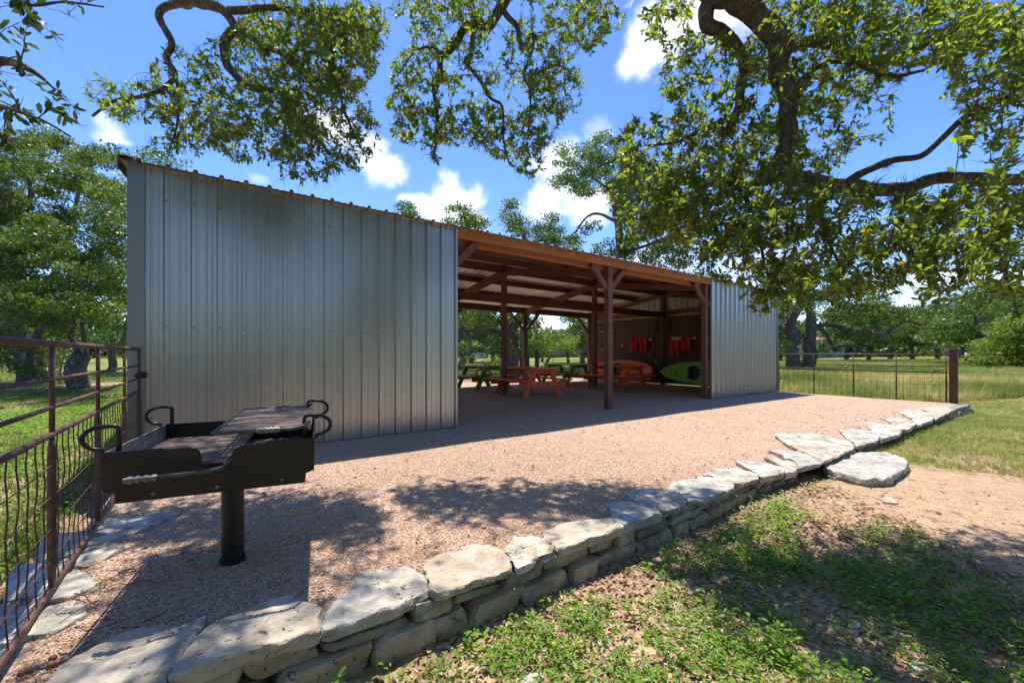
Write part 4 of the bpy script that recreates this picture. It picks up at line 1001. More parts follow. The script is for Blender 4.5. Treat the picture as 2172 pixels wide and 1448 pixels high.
# middle bough
B2 = Bough(3); d = 4.7
B2.limb([Vector((2.35,-6.0,4.75)), Vector((2.5,-4.6,4.65)), Vector((2.75,-3.5,5.0)), Vector((2.85,-2.7,5.3)), at(1086,-40,d), at(1074,0,d), at(1054,32,d), at(1034,56,d), at(995,54,d), at(971,85,d), at(950,112,d), at(933,120,d)], [0.17,0.14,0.12,0.09,0.065,0.058,0.053,0.05,0.047,0.043,0.039,0.034], None, 12)
B2.limb([at(936,115,d), at(933,153,d), at(921,191,d-0.05), at(927,236,d-0.1), at(925,300,d-0.15), at(918,330,d-0.15)], 0.036, 0.008, 9)
B2.limb([at(1070,25,d), at(1095,59,d), at(1109,100,d), at(1124,75,d+0.05), at(1134,75,d+0.05), at(1128,110,d), at(1112,160,d-0.1), at(1125,200,d-0.15), at(1120,290,d-0.2)], 0.032, 0.008, 9)
B2.limb([at(1003,60,d), at(1000,112,d-0.05), at(989,135,d-0.05), at(1021,174,d-0.1), at(1042,209,d-0.15), at(1065,227,d-0.2), at(1068,295,d-0.25), at(1080,350,d-0.25)], 0.030, 0.007, 9)
B2.limb([at(940,118,d), at(915,100,d), at(880,110,d-0.1), at(850,150,d-0.2)], 0.018, 0.006, 7)
B2.limb([at(1120,175,d-0.1), at(1150,150,d-0.1), at(1190,140,d), at(1225,170,d)], 0.014, 0.005, 7)
ZM = [(960,60,95,70,d,0.3,0.85),(885,170,60,80,d-0.1,0.25,0.9),(900,270,70,45,d-0.15,0.25,0.9),(985,265,90,50,d-0.2,0.25,0.95),(1080,285,85,55,d-0.2,0.25,1.0),(1150,235,50,85,d-0.1,0.25,0.9),(1140,110,80,80,d,0.25,0.75),(1225,45,65,50,d,0.2,0.7),(1125,340,35,35,d-0.25,0.12,1.0),(1180,190,60,60,d,0.2,0.7),(870,15,45,30,d,0.2,0.7),(990,15,60,30,d+0.1,0.2,0.8),(1290,30,40,40,d,0.2,0.6),(1250,60,45,55,d,0.2,0.7),(850,230,30,50,d-0.1,0.15,0.8),(925,320,30,25,d-0.15,0.12,0.4),(1010,180,80,60,d,0.25,0.5),(1040,-60,170,60,d+0.2,0.3,0.7),(1190,-40,110,60,d,0.3,0.6)]
B2.grow(ZM, 430, (6,11)); nl += B2.finish(L=(0.028,0.060))
# left bough
B3 = Bough(4); d = 4.0
B3.limb([Vector((1.5,-8.0,3.2)), Vector((0.6,-7.0,5.0)), Vector((0.1,-5.2,5.8)), Vector((-0.1,-3.2,5.4)), at(370,-45,d+0.1), at(420,0,d), at(444,8,d), at(478,28,d), at(497,58,d), at(480,87,d), at(479,129,d), at(507,168,d), at(546,189,d), at(598,196,d), at(609,224,d), at(640,252,d), at(675,297,d), at(700,330,d)], [0.16,0.13,0.10,0.075,0.055,0.048,0.045,0.043,0.041,0.039,0.037,0.034,0.031,0.027,0.022,0.017,0.012,0.008], None, 12)
B3.limb([at(415,0,d), at(385,4,d), at(337,31,d), at(364,91,d-0.1), at(351,122,d-0.1), at(371,166,d-0.15), at(315,203,d-0.2), at(245,213,d-0.2), at(196,247,d-0.2)], 0.040, 0.010, 9)
B3.limb([at(371,160,d-0.15), at(379,200,d-0.15), at(376,260,d-0.2), at(360,320,d-0.2)], 0.016, 0.006, 7)
B3.limb([at(485,25,d), at(577,17,d+0.1), at(665,31,d+0.2), at(735,45,d+0.3), at(800,70,d+0.3)], 0.035, 0.012, 8)
B3.limb([at(660,30,d+0.2), at(700,100,d+0.2), at(715,180,d+0.1), at(740,260,d), at(770,320,d)], 0.022, 0.007, 7)
B3.limb([at(500,60,d), at(560,100,d-0.1), at(620,130,d-0.2), at(680,210,d-0.2)], 0.020, 0.007, 7)
ZL = [(395,150,80,50,d-0.1,0.2,0.5),(300,215,95,45,d-0.2,0.2,0.9),(440,235,110,70,d-0.1,0.3,0.95),(555,275,120,75,d,0.3,1.0),(680,325,105,55,d,0.3,1.0),(640,205,110,85,d+0.1,0.3,1.0),(715,110,90,100,d+0.3,0.3,1.5),(620,60,125,55,d+0.3,0.3,1.4),(770,60,55,65,d+0.3,0.2,1.3),(690,220,100,80,d+0.2,0.3,0.7),(550,110,80,75,d+0.1,0.3,0.85),(775,290,35,55,d,0.2,0.6),(640,378,55,16,d,0.12,0.6),(460,130,50,50,d,0.2,0.35),(210,190,40,30,d-0.2,0.1,0.5),(420,300,80,30,d,0.2,0.6),(600,-60,230,60,d+0.3,0.3,0.8),(350,310,50,25,d-0.2,0.12,0.4)]
B3.grow(ZL, 500, (6,10)); nl += B3.finish(L=(0.026,0.056))
# near sprays in the upper left corner
B4 = Bough(5); d = 2.3
B4.limb([Vector((0.3,-7.0,4.6)), Vector((-1.2,-6.2,4.9)), at(-160,-60,d+0.3), at(-80,110,d), at(20,130,d), at(75,155,d), at(110,185,d)], 0.06, 0.004, 8)
B4.limb([at(-110,60,d+0.1), at(-60,190,d-0.1), at(20,230,d-0.2), at(90,255,d-0.2), at(150,290,d-0.2)], 0.012, 0.004, 7)
B4.limb([at(-120,20,d+0.2), at(-20,-20,d), at(60,10,d), at(140,5,d), at(220,15,d)], 0.012, 0.004, 7)
ZC = [(50,20,70,35,d,0.15,0.8),(170,12,60,22,d+0.6,0.15,0.5),(25,170,50,35,d,0.1,0.6),(60,240,70,28,d-0.1,0.12,1.0),(130,272,40,22,d-0.1,0.1,0.8),(15,290,25,25,d-0.2,0.1,0.6),(25,420,18,20,d-0.2,0.05,0.6),(90,60,50,30,d,0.1,0.5),(150,215,30,20,d+0.3,0.1,0.5),(-90,180,90,160,d,0.2,0.8)]
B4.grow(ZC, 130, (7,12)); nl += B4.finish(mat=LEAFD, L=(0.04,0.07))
print('close oak leaves', nl)
# extra crown above the frame: shades the near ground as in the photograph
B5 = Bough(6)
B5.limb([Vector((1.9,-7.4,4.1)), Vector((3.2,-6.4,4.8)), Vector((4.4,-5.4,4.9)), Vector((5.2,-4.6,4.7))], 0.10, 0.03, 10)
B5.limb([Vector((1.4,-6.2,5.3)), Vector((0.2,-4.6,6.2)), Vector((-0.8,-3.0,6.4))], 0.09, 0.03, 10)
B5.limb([Vector((0.2,-4.6,6.2)), Vector((0.4,-2.8,6.3)), Vector((0.6,-1.3,5.9))], 0.05, 0.02, 8)
def grow_box(Bo, boxes, dens, leafn):
    zs = []
    for (x,y,z,rx,ry,rz,k) in boxes:
        n = int(rx*ry*rz*4.2*dens*k)
        for _ in range(n):
            while True:
                u = [Bo.rng.uniform(-1,1) for _ in range(3)]
                if sum(a*a for a in u) <= 1: break
            yield Vector((x+u[0]*rx, y+u[1]*ry, z+u[2]*rz))
pts = list(grow_box(B5, [(3.2,-5.2,5.0,1.5,0.9,0.5,1.0),(0.6,-2.6,6.6,1.2,0.8,0.4,0.5),(-0.6,-3.2,6.3,0.8,0.8,0.4,0.6),(0.55,-1.5,5.8,1.1,0.9,0.35,1.5),(0.0,-1.9,6.0,0.8,0.7,0.3,1.2),(1.1,-1.7,6.1,0.8,0.6,0.3,0.8)], 40, None))
for p in pts:
    d2 = [((Vector(q)-p).length, i) for i, q in enumerate(B5.nodes[::3])]; dd, i = min(d2); a = Vector(B5.nodes[i*3])
    m1 = a.lerp(p, 0.5)+Vector((B5.rng.gauss(0,0.06),B5.rng.gauss(0,0.06),B5.rng.gauss(0,0.06)))
    B5.tw.tube([a, m1, p], [0.006,0.004,0.002], 4, caps=False)
    for _ in range(16):
        g = Vector((B5.rng.gauss(0,1),B5.rng.gauss(0,1),B5.rng.gauss(0,1))).normalized(); B5.leafP.append(tuple(p+g*B5.rng.uniform(0,0.10))); B5.leafD.append(tuple(g))
B5.finish(L=(0.045,0.075))
# ball moss tufts on the boughs
rm = random.Random(9); mb = MB()
for q in range(70):
    an, el = rm.uniform(0,6.283), rm.uniform(-1,1); dv = Vector((math.cos(an)*math.sqrt(1-el*el), math.sin(an)*math.sqrt(1-el*el), el)); L_ = rm.uniform(0.03,0.06)
    p1 = dv*L_*0.55+Vector((rm.gauss(0,0.006),rm.gauss(0,0.006),rm.gauss(0,0.006))); mb.tube([dv*0.003, p1, dv*L_+Vector((rm.gauss(0,0.012),rm.gauss(0,0.012),rm.gauss(0,0.012)))],[0.0016,0.0012,0.0005],3,caps=False)
moss0 = None
for i, (px,py,dd,sc) in enumerate(((1928,420,3.1,2.2),(1955,450,3.0,1.8),(1795,560,2.9,1.2),(1862,265,3.1,1.0),(1850,90,3.2,1.3),(1975,95,2.9,1.3),(1880,210,3.2,1.0),(1730,470,3.1,1.3),(1690,520,3.0,1.2),(2100,235,2.7,1.1),(1820,60,3.3,1.2),(1905,180,3.2,0.9),(922,335,4.5,1.3),(1055,265,4.4,1.5),(1130,130,4.7,1.2),(1215,38,4.7,1.3),(905,85,4.7,1.1),(400,185,3.85,1.3),(360,118,3.9,1.0),(470,72,4.0,1.3),(540,320,4.0,1.2),(335,165,3.8,1.0),(555,235,4.0,1.0),(600,95,4.0,1.4),(268,142,3.8,0.9))):
    if moss0 is None: o = moss0 = mb.build('ball_moss', MOSS, oak, local=True)
    else: o = moss0.copy(); COL.objects.link(o); o.parent = oak
    q = min((Vector(v) for BB in (B,B2,B3) for v in BB.nodes), key=lambda v: (v-at(px,py,dd)).length)
    o.location = q-Vector((0,0,0.02))-oak.location; o.scale = (sc,)*3; o.rotation_euler = (i*1.1, i*2.3, i*0.7)
# ------------------------------------------------------------------ background trees
def crown_leaves(cent, rad, per, leaf, g, flat=0.5, up=0.6):
    C = np.repeat(np.asarray(cent), per, 0); Rr = np.repeat(np.asarray(rad), per)[:, None]; n = len(C)
    v = unit(g.normal(size=(n,3))); rr = g.random((n,1))**0.45
    off = v*rr; off[:,2] *= flat
    P = C+off*Rr
    D = unit(g.normal(size=(n,3))+v*0.6); Nn = unit(g.normal(size=(n,3))*0.7+v*0.5+np.array([0,0,up]))
    L = leaf*g.uniform(0.65,1.35,n); W = L*g.uniform(0.45,0.62,n)
    V, Q = quad_arrays(P, D, Nn, L, W)
    ct = np.repeat(g.uniform(-0.18,0.18,len(cent)), per)
    t = np.clip(g.beta(2,2,n)+ct, 0, 1)
    return V, Q, np.repeat(t, 4)
def zone_tree(name, label, cat, d, limbs, zones, leaf, per, cr, dens=1.0, mat=FAR, sd=None, seed=1, group=None, base=None, sink=0.4):
    """limbs: list of (px polyline, r0, r1); zones: (px, py, rx, ry) ellipses filled with leaf clumps joined to the limbs"""
    rng = random.Random(seed); g = np.random.default_rng(seed)
    px0 = base or limbs[0][0][0]
    p0 = at(px0[0], px0[1], d); p0.z = ground_z(p0.x, p0.y)
    root = empty(name, p0, label=label, cat=cat, group=group)
    mb = MB(); nodes = []; nr = []
    for li, (pl, r0, r1) in enumerate(limbs):
        pts = [at(q[0], q[1], d+(q[2] if len(q) > 2 else 0)) for q in pl]
        if li == 0 or (len(pl[0]) > 3): pts[0].z = ground_z(pts[0].x, pts[0].y)-sink
        rad = [r0+(r1-r0)*i/(len(pts)-1) for i in range(len(pts))]
        P, Rd = resample(pts, rad, max(0.10, r0*0.7))
        P = [p+Vector((noise.noise(p*1.3), noise.noise(p*1.3+Vector((7,0,0))), noise.noise(p*1.3+Vector((0,7,0)))))*min(0.22, r*0.9) for p, r in zip(P, Rd)]
        Rd = [r*(1+0.18*noise.noise(p*3)) for p, r in zip(P, Rd)]
        mb.tube(P, Rd, 9); nodes += [tuple(p) for p in P]; nr += Rd
    cent = []; rad = []
    for z in zones:
        px, py, rx, ry = z[:4]; dz = z[4] if len(z) > 4 else 0; k = z[5] if len(z) > 5 else 1
        area = math.pi*rx*ry*(d/FPX)**2; n = max(2, int(dens*k*area/(cr*cr)*1.5))
        s_ = sd if sd else rx*d/FPX*0.45
        for _ in range(n):
            while True:
                u, v = rng.uniform(-1,1), rng.uniform(-1,1)
                if u*u+v*v <= 1: break
            c = at(px+u*rx, py+v*ry, d+dz+rng.gauss(0, s_)); 
            if c.z < ground_z(c.x, c.y)+0.15: continue
            cent.append(tuple(c)); rad.append(cr*rng.uniform(0.65,1.3))
    N = np.array(nodes)
    arr = np.zeros((len(N)+len(cent)*4,3)); arr[:len(N)] = N; cnt = len(N); rr = list(nr)
    for ci in np.argsort([np.min(((N-np.array(c))**2).sum(1)) for c in cent]):
        c = Vector(cent[ci]); j = int(np.argmin(((arr[:cnt]-np.array(cent[ci]))**2).sum(1))); a = Vector(arr[j]); L = (c-a).length
        m1 = a.lerp(c,0.35)+Vector((rng.gauss(0,1),rng.gauss(0,1),rng.gauss(0,0.6)+0.6))*L*0.12; m2 = a.lerp(c,0.7)+Vector((rng.gauss(0,1),rng.gauss(0,1),rng.gauss(0,0.6)+0.4))*L*0.10
        r0 = min(rr[j]*0.7, 0.012+0.022*L); mb.tube([a,m1,m2,c],[r0,r0*0.75,r0*0.5,r0*0.25],4,caps=False)
        for p, r in ((m1,r0*0.75),(m2,r0*0.5),(c,r0*0.3)): arr[cnt] = p; cnt += 1; rr.append(r)
    mb.build('trunk', BARKFAR, root, smooth=True)
    V, Q, t = crown_leaves(np.array(cent)-np.array(p0), rad, per, leaf, g)
    np_mesh('crown', V, Q, mat, t, root)
    return root
# --- rest of the overhanging oak's crown, behind the viewer: the steel walls mirror it
g = np.random.default_rng(3); cent = []
while len(cent) < 260:
    v = unit(g.normal(size=3)); q = np.array([1.0,-11.5,3.6])+v*np.array([8.5,5.5,4.2])*g.uniform(0.75,1.0)
    if q[2] < 1.3 or q[1] > -7.6 or (q[0] > 4.5 and q[2] < 4.0): continue
    cent.append(q-np.array(oak.location))
V, Q, t = crown_leaves(cent, np.full(len(cent), 1.0), 150, 0.16, g); tag(np_mesh('leaves', V, Q, LEAF, t, oak), kind='stuff')
# --- left of the barn
zone_tree('live_oak', 'oak with a swollen stump and two thin stems beyond the left fence', 'tree', 13.0,
    [([(176,832),(168,800),(166,770),(172,752)],0.30,0.24),([(176,762),(160,735),(150,712),(160,690),(150,640),(130,580)],0.075,0.03),([(182,756),(180,720),(175,680),(185,630),(200,560)],0.065,0.03)],
    [(190,610,75,60),(120,570,110,70),(215,520,55,80),(70,640,80,50),(140,500,110,60),(235,640,35,50),(30,560,60,70),(120,670,110,28),(225,420,45,50)], 0.085, 250, 0.38, 0.75, FAR, 1.2, 31)
zone_tree('live_oak', 'dark vine clad oak with a thick leaning trunk at the left edge', 'tree', 15.5,
    [([(72,818),(66,780),(50,740),(36,700),(30,620),(40,540),(60,450)],0.42,0.16),([(50,740),(90,690),(110,600),(150,480),(170,400)],0.14,0.05),([(40,640),(0,560),(-40,470),(-50,380)],0.13,0.05),([(60,450),(64,400),(52,350)],0.10,0.04)],
    [(40,390,90,60),(120,350,90,55),(0,320,70,45),(200,380,60,60),(0,470,70,70),(90,450,90,50),(225,330,35,25),(-60,400,80,100),(-60,560,80,90),(60,300,60,25),(60,760,22,50,0.2,0.8),(20,690,60,40)], 0.095, 250, 0.43, 0.72, FAR, 1.5, 32)
zone_tree('live_oak', 'slim leaning oak by the lawn just left of the barn corner', 'tree', 25.0,
    [([(232,772),(240,752),(250,738),(262,715),(275,660),(290,560)],0.22,0.09),([(262,700),(240,660),(230,600)],0.08,0.03)],
    [(250,680,40,35),(300,600,60,60),(230,600,50,60),(290,480,70,80),(320,380,60,50),(345,335,45,22),(230,712,30,14)], 0.15, 150, 0.8, 1.0, FARB, 1.5, 33)
zone_tree('undergrowth', 'leafy undergrowth between the two big left trunks', 'bush', 16.0, [([(110,815),(112,780),(118,750)],0.04,0.02),([(98,815,0,1),(96,780),(88,750)],0.035,0.02),([(125,812,0,1),(130,775),(140,745)],0.03,0.015)],
    [(110,760,28,40),(90,730,30,30),(140,740,26,22),(120,795,18,14,0,0.6),(10,770,26,30),(15,730,34,26)], 0.085, 150, 0.4, 1.0, FAR, 0.6, 34)
# --- tops behind the barn
zone_tree('oak_tree', 'small treetop above the left end of the barn roof', 'tree', 30, [([(862,770),(860,700),(858,560),(858,450)],0.25,0.07)], [(857,452,28,24),(862,490,46,34),(850,540,60,40),(870,600,60,50)], 0.16, 130, 0.62, 1.5, FAR, 1.2, 41)
zone_tree('oak_tree', 'rounded treetop above the middle of the roof beside a low cloud', 'tree', 30, [([(980,770),(978,700),(985,580),(990,500),(985,460)],0.28,0.07)], [(972,464,34,25),(1000,486,28,30),(990,520,52,40),(975,580,70,50),(914,486,16,14),(940,520,40,30)], 0.16, 130, 0.62, 1.5, FAR, 1.3, 42)
zone_tree('oak_tree', 'open crowned pair of treetops above the roof with slim trunk showing', 'tree', 26, [([(1118,770),(1116,650),(1112,540),(1106,490),(1092,455)],0.24,0.05),([(1112,560),(1150,520),(1168,490)],0.10,0.04),([(1116,600),(1190,560),(1205,525)],0.09,0.04)],
    [(1088,452,22,22),(1110,482,28,18),(1168,482,24,25),(1150,515,40,22),(1195,528,34,22),(1110,530,46,24),(1140,575,80,40),(1080,560,50,40)], 0.14, 130, 0.52, 1.45, FAR, 1.3, 43)
zone_tree('tall_elm', 'tall blue green tree rising highest behind the right part of the roof', 'tree', 22, [([(1318,770),(1316,640),(1312,540),(1312,490),(1304,440),(1290,385)],0.36,0.10),([(1306,470),(1276,455),(1250,458),(1225,485),(1205,505)],0.09,0.03),([(1292,400),(1250,370),(1225,345)],0.08,0.03),([(1296,410),(1320,360),(1300,310)],0.08,0.03),([(1312,540),(1370,520),(1420,500)],0.10,0.04),([(1308,460),(1350,420),(1390,380)],0.09,0.04)],
    [(1222,352,48,42),(1290,322,52,38),(1250,385,52,26),(1198,388,26,14),(1340,380,60,55),(1305,405,30,18),(1228,492,22,18,0,0.8),(1262,470,26,10,0,0.5),(1340,480,40,40),(1290,535,40,26),(1390,540,70,45),(1430,470,60,60),(1440,590,60,40),(1300,590,60,30),(1390,430,50,50)], 0.13, 120, 0.5, 1.05, FARB, 1.2, 44)
# --- through the open bays
zone_tree('live_oak', 'spreading oak with crooked low limbs framed by the open bay', 'tree', 21, [([(1086,806),(1084,760),(1086,715),(1094,690),(1108,668),(1130,640)],0.38,0.2),([(1088,705),(1062,706),(1040,700),(1022,709),(1000,713),(984,701),(962,694),(930,690)],0.15,0.07),([(1094,688),(1058,678),(1032,683),(1012,671),(992,654),(968,672),(930,680)],0.13,0.06),([(1094,690),(1070,650),(1040,620)],0.14,0.06)],
    [(1000,655,48,24),(1050,665,42,24),(975,690,30,18,0,0.7),(1030,690,40,12,0,0.6),(985,735,28,16,2),(1045,735,30,16,1),(1108,712,30,40),(1080,640,60,25),(1120,680,28,20),(960,620,60,30),(1040,600,80,40),(1000,760,20,8,2,0.6)], 0.13, 130, 0.5, 1.0, FAR, 1.4, 51)
zone_tree('oak_tree', 'pale green oak just right of the thin back post', 'tree', 28, [([(1106,784),(1104,760),(1101,740),(1112,715)],0.16,0.08)], [(1130,715,36,20),(1150,735,30,18),(1118,745,26,16),(1105,720,22,18),(1125,690,14,12)], 0.16, 110, 0.6, 1.0, BUSHL, 1.0, 52)
zone_tree('oak_tree', 'feathery tall tree left of the end wall seen through the open bay', 'tree', 42, [([(1236,768),(1236,740),(1232,700),(1226,670)],0.3,0.12)], [(1222,690,26,30),(1240,672,30,20),(1210,718,16,18),(1245,715,36,30),(1262,690,40,40)], 0.22, 120, 0.95, 1.0, FARB, 1.6, 53)
zone_tree('small_oak', 'little oak with a slanting trunk behind the back gate', 'tree', 31, [([(1152,778),(1163,760),(1176,745),(1186,735)],0.13,0.07)], [(1172,728,26,13),(1200,734,28,13),(1185,716,18,10),(1212,726,14,8)], 0.16, 110, 0.6, 1.0, BUSHL, 1.0, 54)
zone_tree('shrub', 'airy shrub behind the olive table in the left open bay', 'bush', 18, [([(1052,798),(1050,780),(1046,770)],0.03,0.015)], [(1052,784,26,16),(1038,772,14,9,0,0.7),(1064,770,14,10,0,0.7)], 0.10, 90, 0.3, 0.9, BUSHL, 0.5, 55)
# --- right side
zone_tree('live_oak', 'old double trunked oak with long sinuous limbs behind the right gate', 'tree', 22,
    [([(1686,786),(1680,745),(1676,712),(1672,695),(1684,668),(1704,642),(1728,625),(1760,617)],0.36,0.15),([(1716,786,0,1),(1712,745),(1722,710),(1720,680),(1716,662)],0.35,0.2),
     ([(1724,702),(1740,690),(1752,686),(1772,688),(1790,700),(1808,704),(1832,701),(1850,706),(1866,710),(1882,704),(1896,693),(1925,683),(1958,688),(1976,672)],0.15,0.06),
     ([(1734,694),(1748,702),(1756,715),(1764,730),(1786,733),(1816,734),(1836,741)],0.12,0.05),([(1670,700),(1655,692),(1640,684),(1600,690)],0.18,0.08),([(1716,668),(1712,650),(1735,632),(1770,640)],0.18,0.08),([(1704,642),(1680,610),(1650,590)],0.18,0.08),([(1736,692),(1720,712),(1700,706)],0.14,0.1)],
    [(1660,650,40,26),(1745,645,40,22),(1800,660,50,22),(1850,680,44,18),(1900,668,44,18),(1655,735,24,12),(1740,742,30,8),(1830,722,30,8,0,0.7),(1950,672,40,18),(1700,590,110,40),(1830,625,80,30),(1640,700,24,20),(1770,705,30,10,0,0.5)], 0.12, 120, 0.42, 0.95, FAR, 1.3, 61)
zone_tree('live_oak', 'spreading oak with a dark leaning fork at the right above the bush', 'tree', 28, [([(2070,762),(2074,738),(2080,720),(2100,712),(2126,704),(2150,690)],0.42,0.16),([(2072,752),(2056,742),(2040,735),(2022,724)],0.24,0.1),([(2080,722),(2074,700),(2070,670)],0.2,0.08)],
    [(2050,640,46,26),(2100,622,52,26),(2006,668,46,24),(2050,684,56,22),(1966,702,40,18),(2120,660,52,32),(1990,724,46,14),(2150,640,44,40),(2036,714,30,12),(2180,680,40,50)], 0.15, 130, 0.6, 1.05, FARB, 1.5, 62)
zone_tree('green_bush', 'bright green rounded bush at the right edge of the meadow', 'bush', 22, [([(2130,776),(2128,750),(2120,720)],0.06,0.03),([(2150,776,0,1),(2156,745),(2165,710)],0.06,0.03)],
    [(2100,742,34,26),(2130,716,34,30),(2160,700,34,34),(2085,760,32,12),(2125,762,40,12),(2172,745,40,28),(2205,720,40,46)], 0.13, 130, 0.45, 1.25, BUSHL, 0.9, 63)
# --- copies of a few whole trees
def proto(seed, H, Rr, tr, fork, ncl, leaf, per, cr, mat):
    rng = random.Random(seed); g = np.random.default_rng(seed)
    root = empty('oak_tree', (0,0,0)); mb = MB(); nodes = []
    lean = Vector((rng.uniform(-0.15,0.15)*fork, rng.uniform(-0.15,0.15)*fork, fork))
    mb.tube([(0,0,-0.4),(lean.x*0.3,lean.y*0.4,fork*0.45),tuple(lean)],[tr*1.25,tr,tr*0.85],9); nodes.append((tuple(lean), tr*0.6))
    for k in range(6):
        az = k*1.05+rng.uniform(-0.4,0.4); e = Vector((math.cos(az)*Rr*rng.uniform(0.5,0.8), math.sin(az)*Rr*rng.uniform(0.5,0.8), fork+(H-fork)*rng.uniform(0.25,0.75)))
        pts = [lean, lean.lerp(e,0.35)+Vector((rng.gauss(0,0.25),rng.gauss(0,0.25),0.3)), lean.lerp(e,0.7)+Vector((rng.gauss(0,0.3),rng.gauss(0,0.3),-0.1)), e]
        P, Rd = resample(pts,[tr*0.6,tr*0.42,tr*0.28,tr*0.16],0.35); mb.tube(P,Rd,6)
        nodes += [(tuple(p), r) for p, r in zip(P, Rd)]
    arr = np.array([n[0] for n in nodes]); cent = []; rad = []
    for _ in range(ncl):
        v = Vector((rng.gauss(0,1),rng.gauss(0,1),rng.gauss(0,1))).normalized()*rng.random()**0.4
        c = Vector((v.x*Rr, v.y*Rr, fork+(H-fork)*(0.5+0.5*v.z))); j = int(np.argmin(((arr-np.array(c))**2).sum(1)))
        a = Vector(arr[j]); mb.tube([a, a.lerp(c,0.5)+Vector((rng.gauss(0,0.12),rng.gauss(0,0.12),0.15)), c],[min(nodes[j][1]*0.7,0.06),0.03,0.012],4,caps=False)
        cent.append(tuple(c)); rad.append(cr*rng.uniform(0.65,1.3))
    mb.build('trunk', BARKFAR, root, smooth=True, local=True)
    V, Q, t = crown_leaves(cent, rad, per, leaf, g); np_mesh('crown', V, Q, mat, t, root); return root
def put(o, px, d, sc, rot, label, group='oaks standing beyond the barn and meadow', cat='tree'):
    p = at(px, HY, d); o.location = (p.x, p.y, ground_z(p.x, p.y)-0.05); o.scale = (sc,)*3; o.rotation_euler.z = rot; tag(o, label, cat, group)
PA = proto(71, 6.0, 3.6, 0.24, 1.7, 70, 0.20, 130, 0.75, FAR); PB = proto(72, 7.0, 3.4, 0.24, 1.9, 75, 0.22, 130, 0.8, FARB)
spots = [(PA,1655,40,0.85,0.3,'oak glimpsed between the barn corner and the double trunk'),(PB,1795,41,0.78,1.1,'first distant oak right of the double trunk, above the gate rail'),(PA,1842,38,0.72,2.0,'distant oak with a short trunk left of the gate middle upright'),(PB,1888,44,0.85,3.1,'distant oak over the second bay of the right gate'),
    (PA,1935,39,0.75,4.2,'distant oak in the third gate bay with a leaning trunk'),(PB,1990,43,0.8,5.2,'distant oak just left of the square gate post'),(PA,2040,47,0.9,0.9,'distant oak in front of the tan shed right of the gate post'),(PB,2140,50,1.25,2.4,'big distant crown at the far right skyline above the bush'),
    (PB,1000,48,1.0,0.5,'distant oak beyond the lawn at the left side of the open bay'),(PA,1045,52,0.95,1.9,'distant oak behind the shrub in the open bay'),(PA,120,38,1.0,3.3,'distant oak across the dirt track behind the burl stump'),(PB,20,34,1.1,4.4,'distant oak across the dirt track at the left edge'),(PA,1150,52,0.62,2.9,'low distant oak before the grey roofed house'),(PB,1205,48,0.6,0.4,'low distant oak above the back gate rail'),(PA,1262,50,1.0,5.0,'distant oak hidden mostly by the end wall')]
used = set()
for pr, px, d, sc, rot, lab in spots:
    o = pr if pr.name not in used else copy_tree(pr); used.add(pr.name); put(o, px, d, sc, rot, lab)
# --- far wood that reads as one mass
g = np.random.default_rng(5); cent = []; rad = []
for k in range(2800):
    a = g.uniform(0, 2*math.pi); d = g.uniform(75, 130); x, y = CAM.x+math.sin(a)*d, CAM.y+math.cos(a)*d
    hmax = 6.8+2.5*noise.noise(Vector((math.sin(a)*6, math.cos(a)*6, 0)))
    rel = math.degrees((a-YAW+math.pi) % (2*math.pi)-math.pi)
    if 0 < rel < 9: hmax *= 0.5
    cent.append((x, y, ground_z(x,y)+(g.uniform(0.03,1)**1.3)*hmax)); rad.append(g.uniform(1.6,2.8))
V, Q, t = crown_leaves(cent, rad, 75, 1.15, g, 0.7); o = np_mesh('far_woods', V, Q, FARB, t); tag(o, 'far line of woods closing the view all round', 'woods', kind='stuff')
# --- far buildings
def house(name, px, d, w, dep, h, rh, wall, roofm, label, rot=0.0, z0=None):
    p = at(px, HY, d); z = ground_z(p.x, p.y); r = empty(name, (p.x,p.y,z), -YAW+rot, label=label, cat='building', group=None)
    b = MB(); b.box(-w/2,w/2,-dep/2,dep/2,-0.3,h); b.build('walls', wall, r, local=True)
    b = MB(); e = 0.35; b.add([(-w/2-e,-dep/2-e,h),(w/2+e,-dep/2-e,h),(w/2+e,dep/2+e,h),(-w/2-e,dep/2+e,h),(-w/2+dep*0.3,0,h+rh),(w/2-dep*0.3,0,h+rh)],[(0,1,5,4),(1,2,5),(2,3,4,5),(3,0,4),(0,3,2,1)]); b.build('roof', roofm, r, local=True)
    for k in range(3):
        b = MB(); x = -w/2+w*(k+0.5)/3; b.box(x-0.4,x+0.4,-dep/2-0.02,-dep/2+0.05,0.9,min(h-0.3,2.0)); b.build('window', DARK, r, local=True)
    return r
TAN = mk_flat('tan_siding',(0.36,0.29,0.20),0.8,0,0.15); PINKR = mk_flat('pink_tile_roof',(0.42,0.22,0.15),0.8,0,0.2); GREYR = mk_flat('grey_shingle',(0.30,0.27,0.25),0.9,0,0.2); RUBBLE = mk_flat('rubble_wall',(0.36,0.31,0.25),0.9,0,0.4,1.5)
house('stone_cottage', 1745, 62, 6.0, 5, 2.6, 1.7, RUBBLE, PINKR, 'stone cottage with a pinkish roof far behind the double trunked oak')
house('tan_shed', 2048, 56, 3.2, 3, 2.3, 0.4, TAN, GREYR, 'plain tan shed far away just right of the gate post')
house('grey_roofed_house', 1172, 85, 9, 8, 2.6, 3.0, TAN, GREYR, 'house with a steep grey roof far behind the back gate')
house('white_shed', 1016, 70, 2.2, 3, 2.2, 0.5, WHITE, GREYR, 'small white shed beyond the lawn in the left open bay')
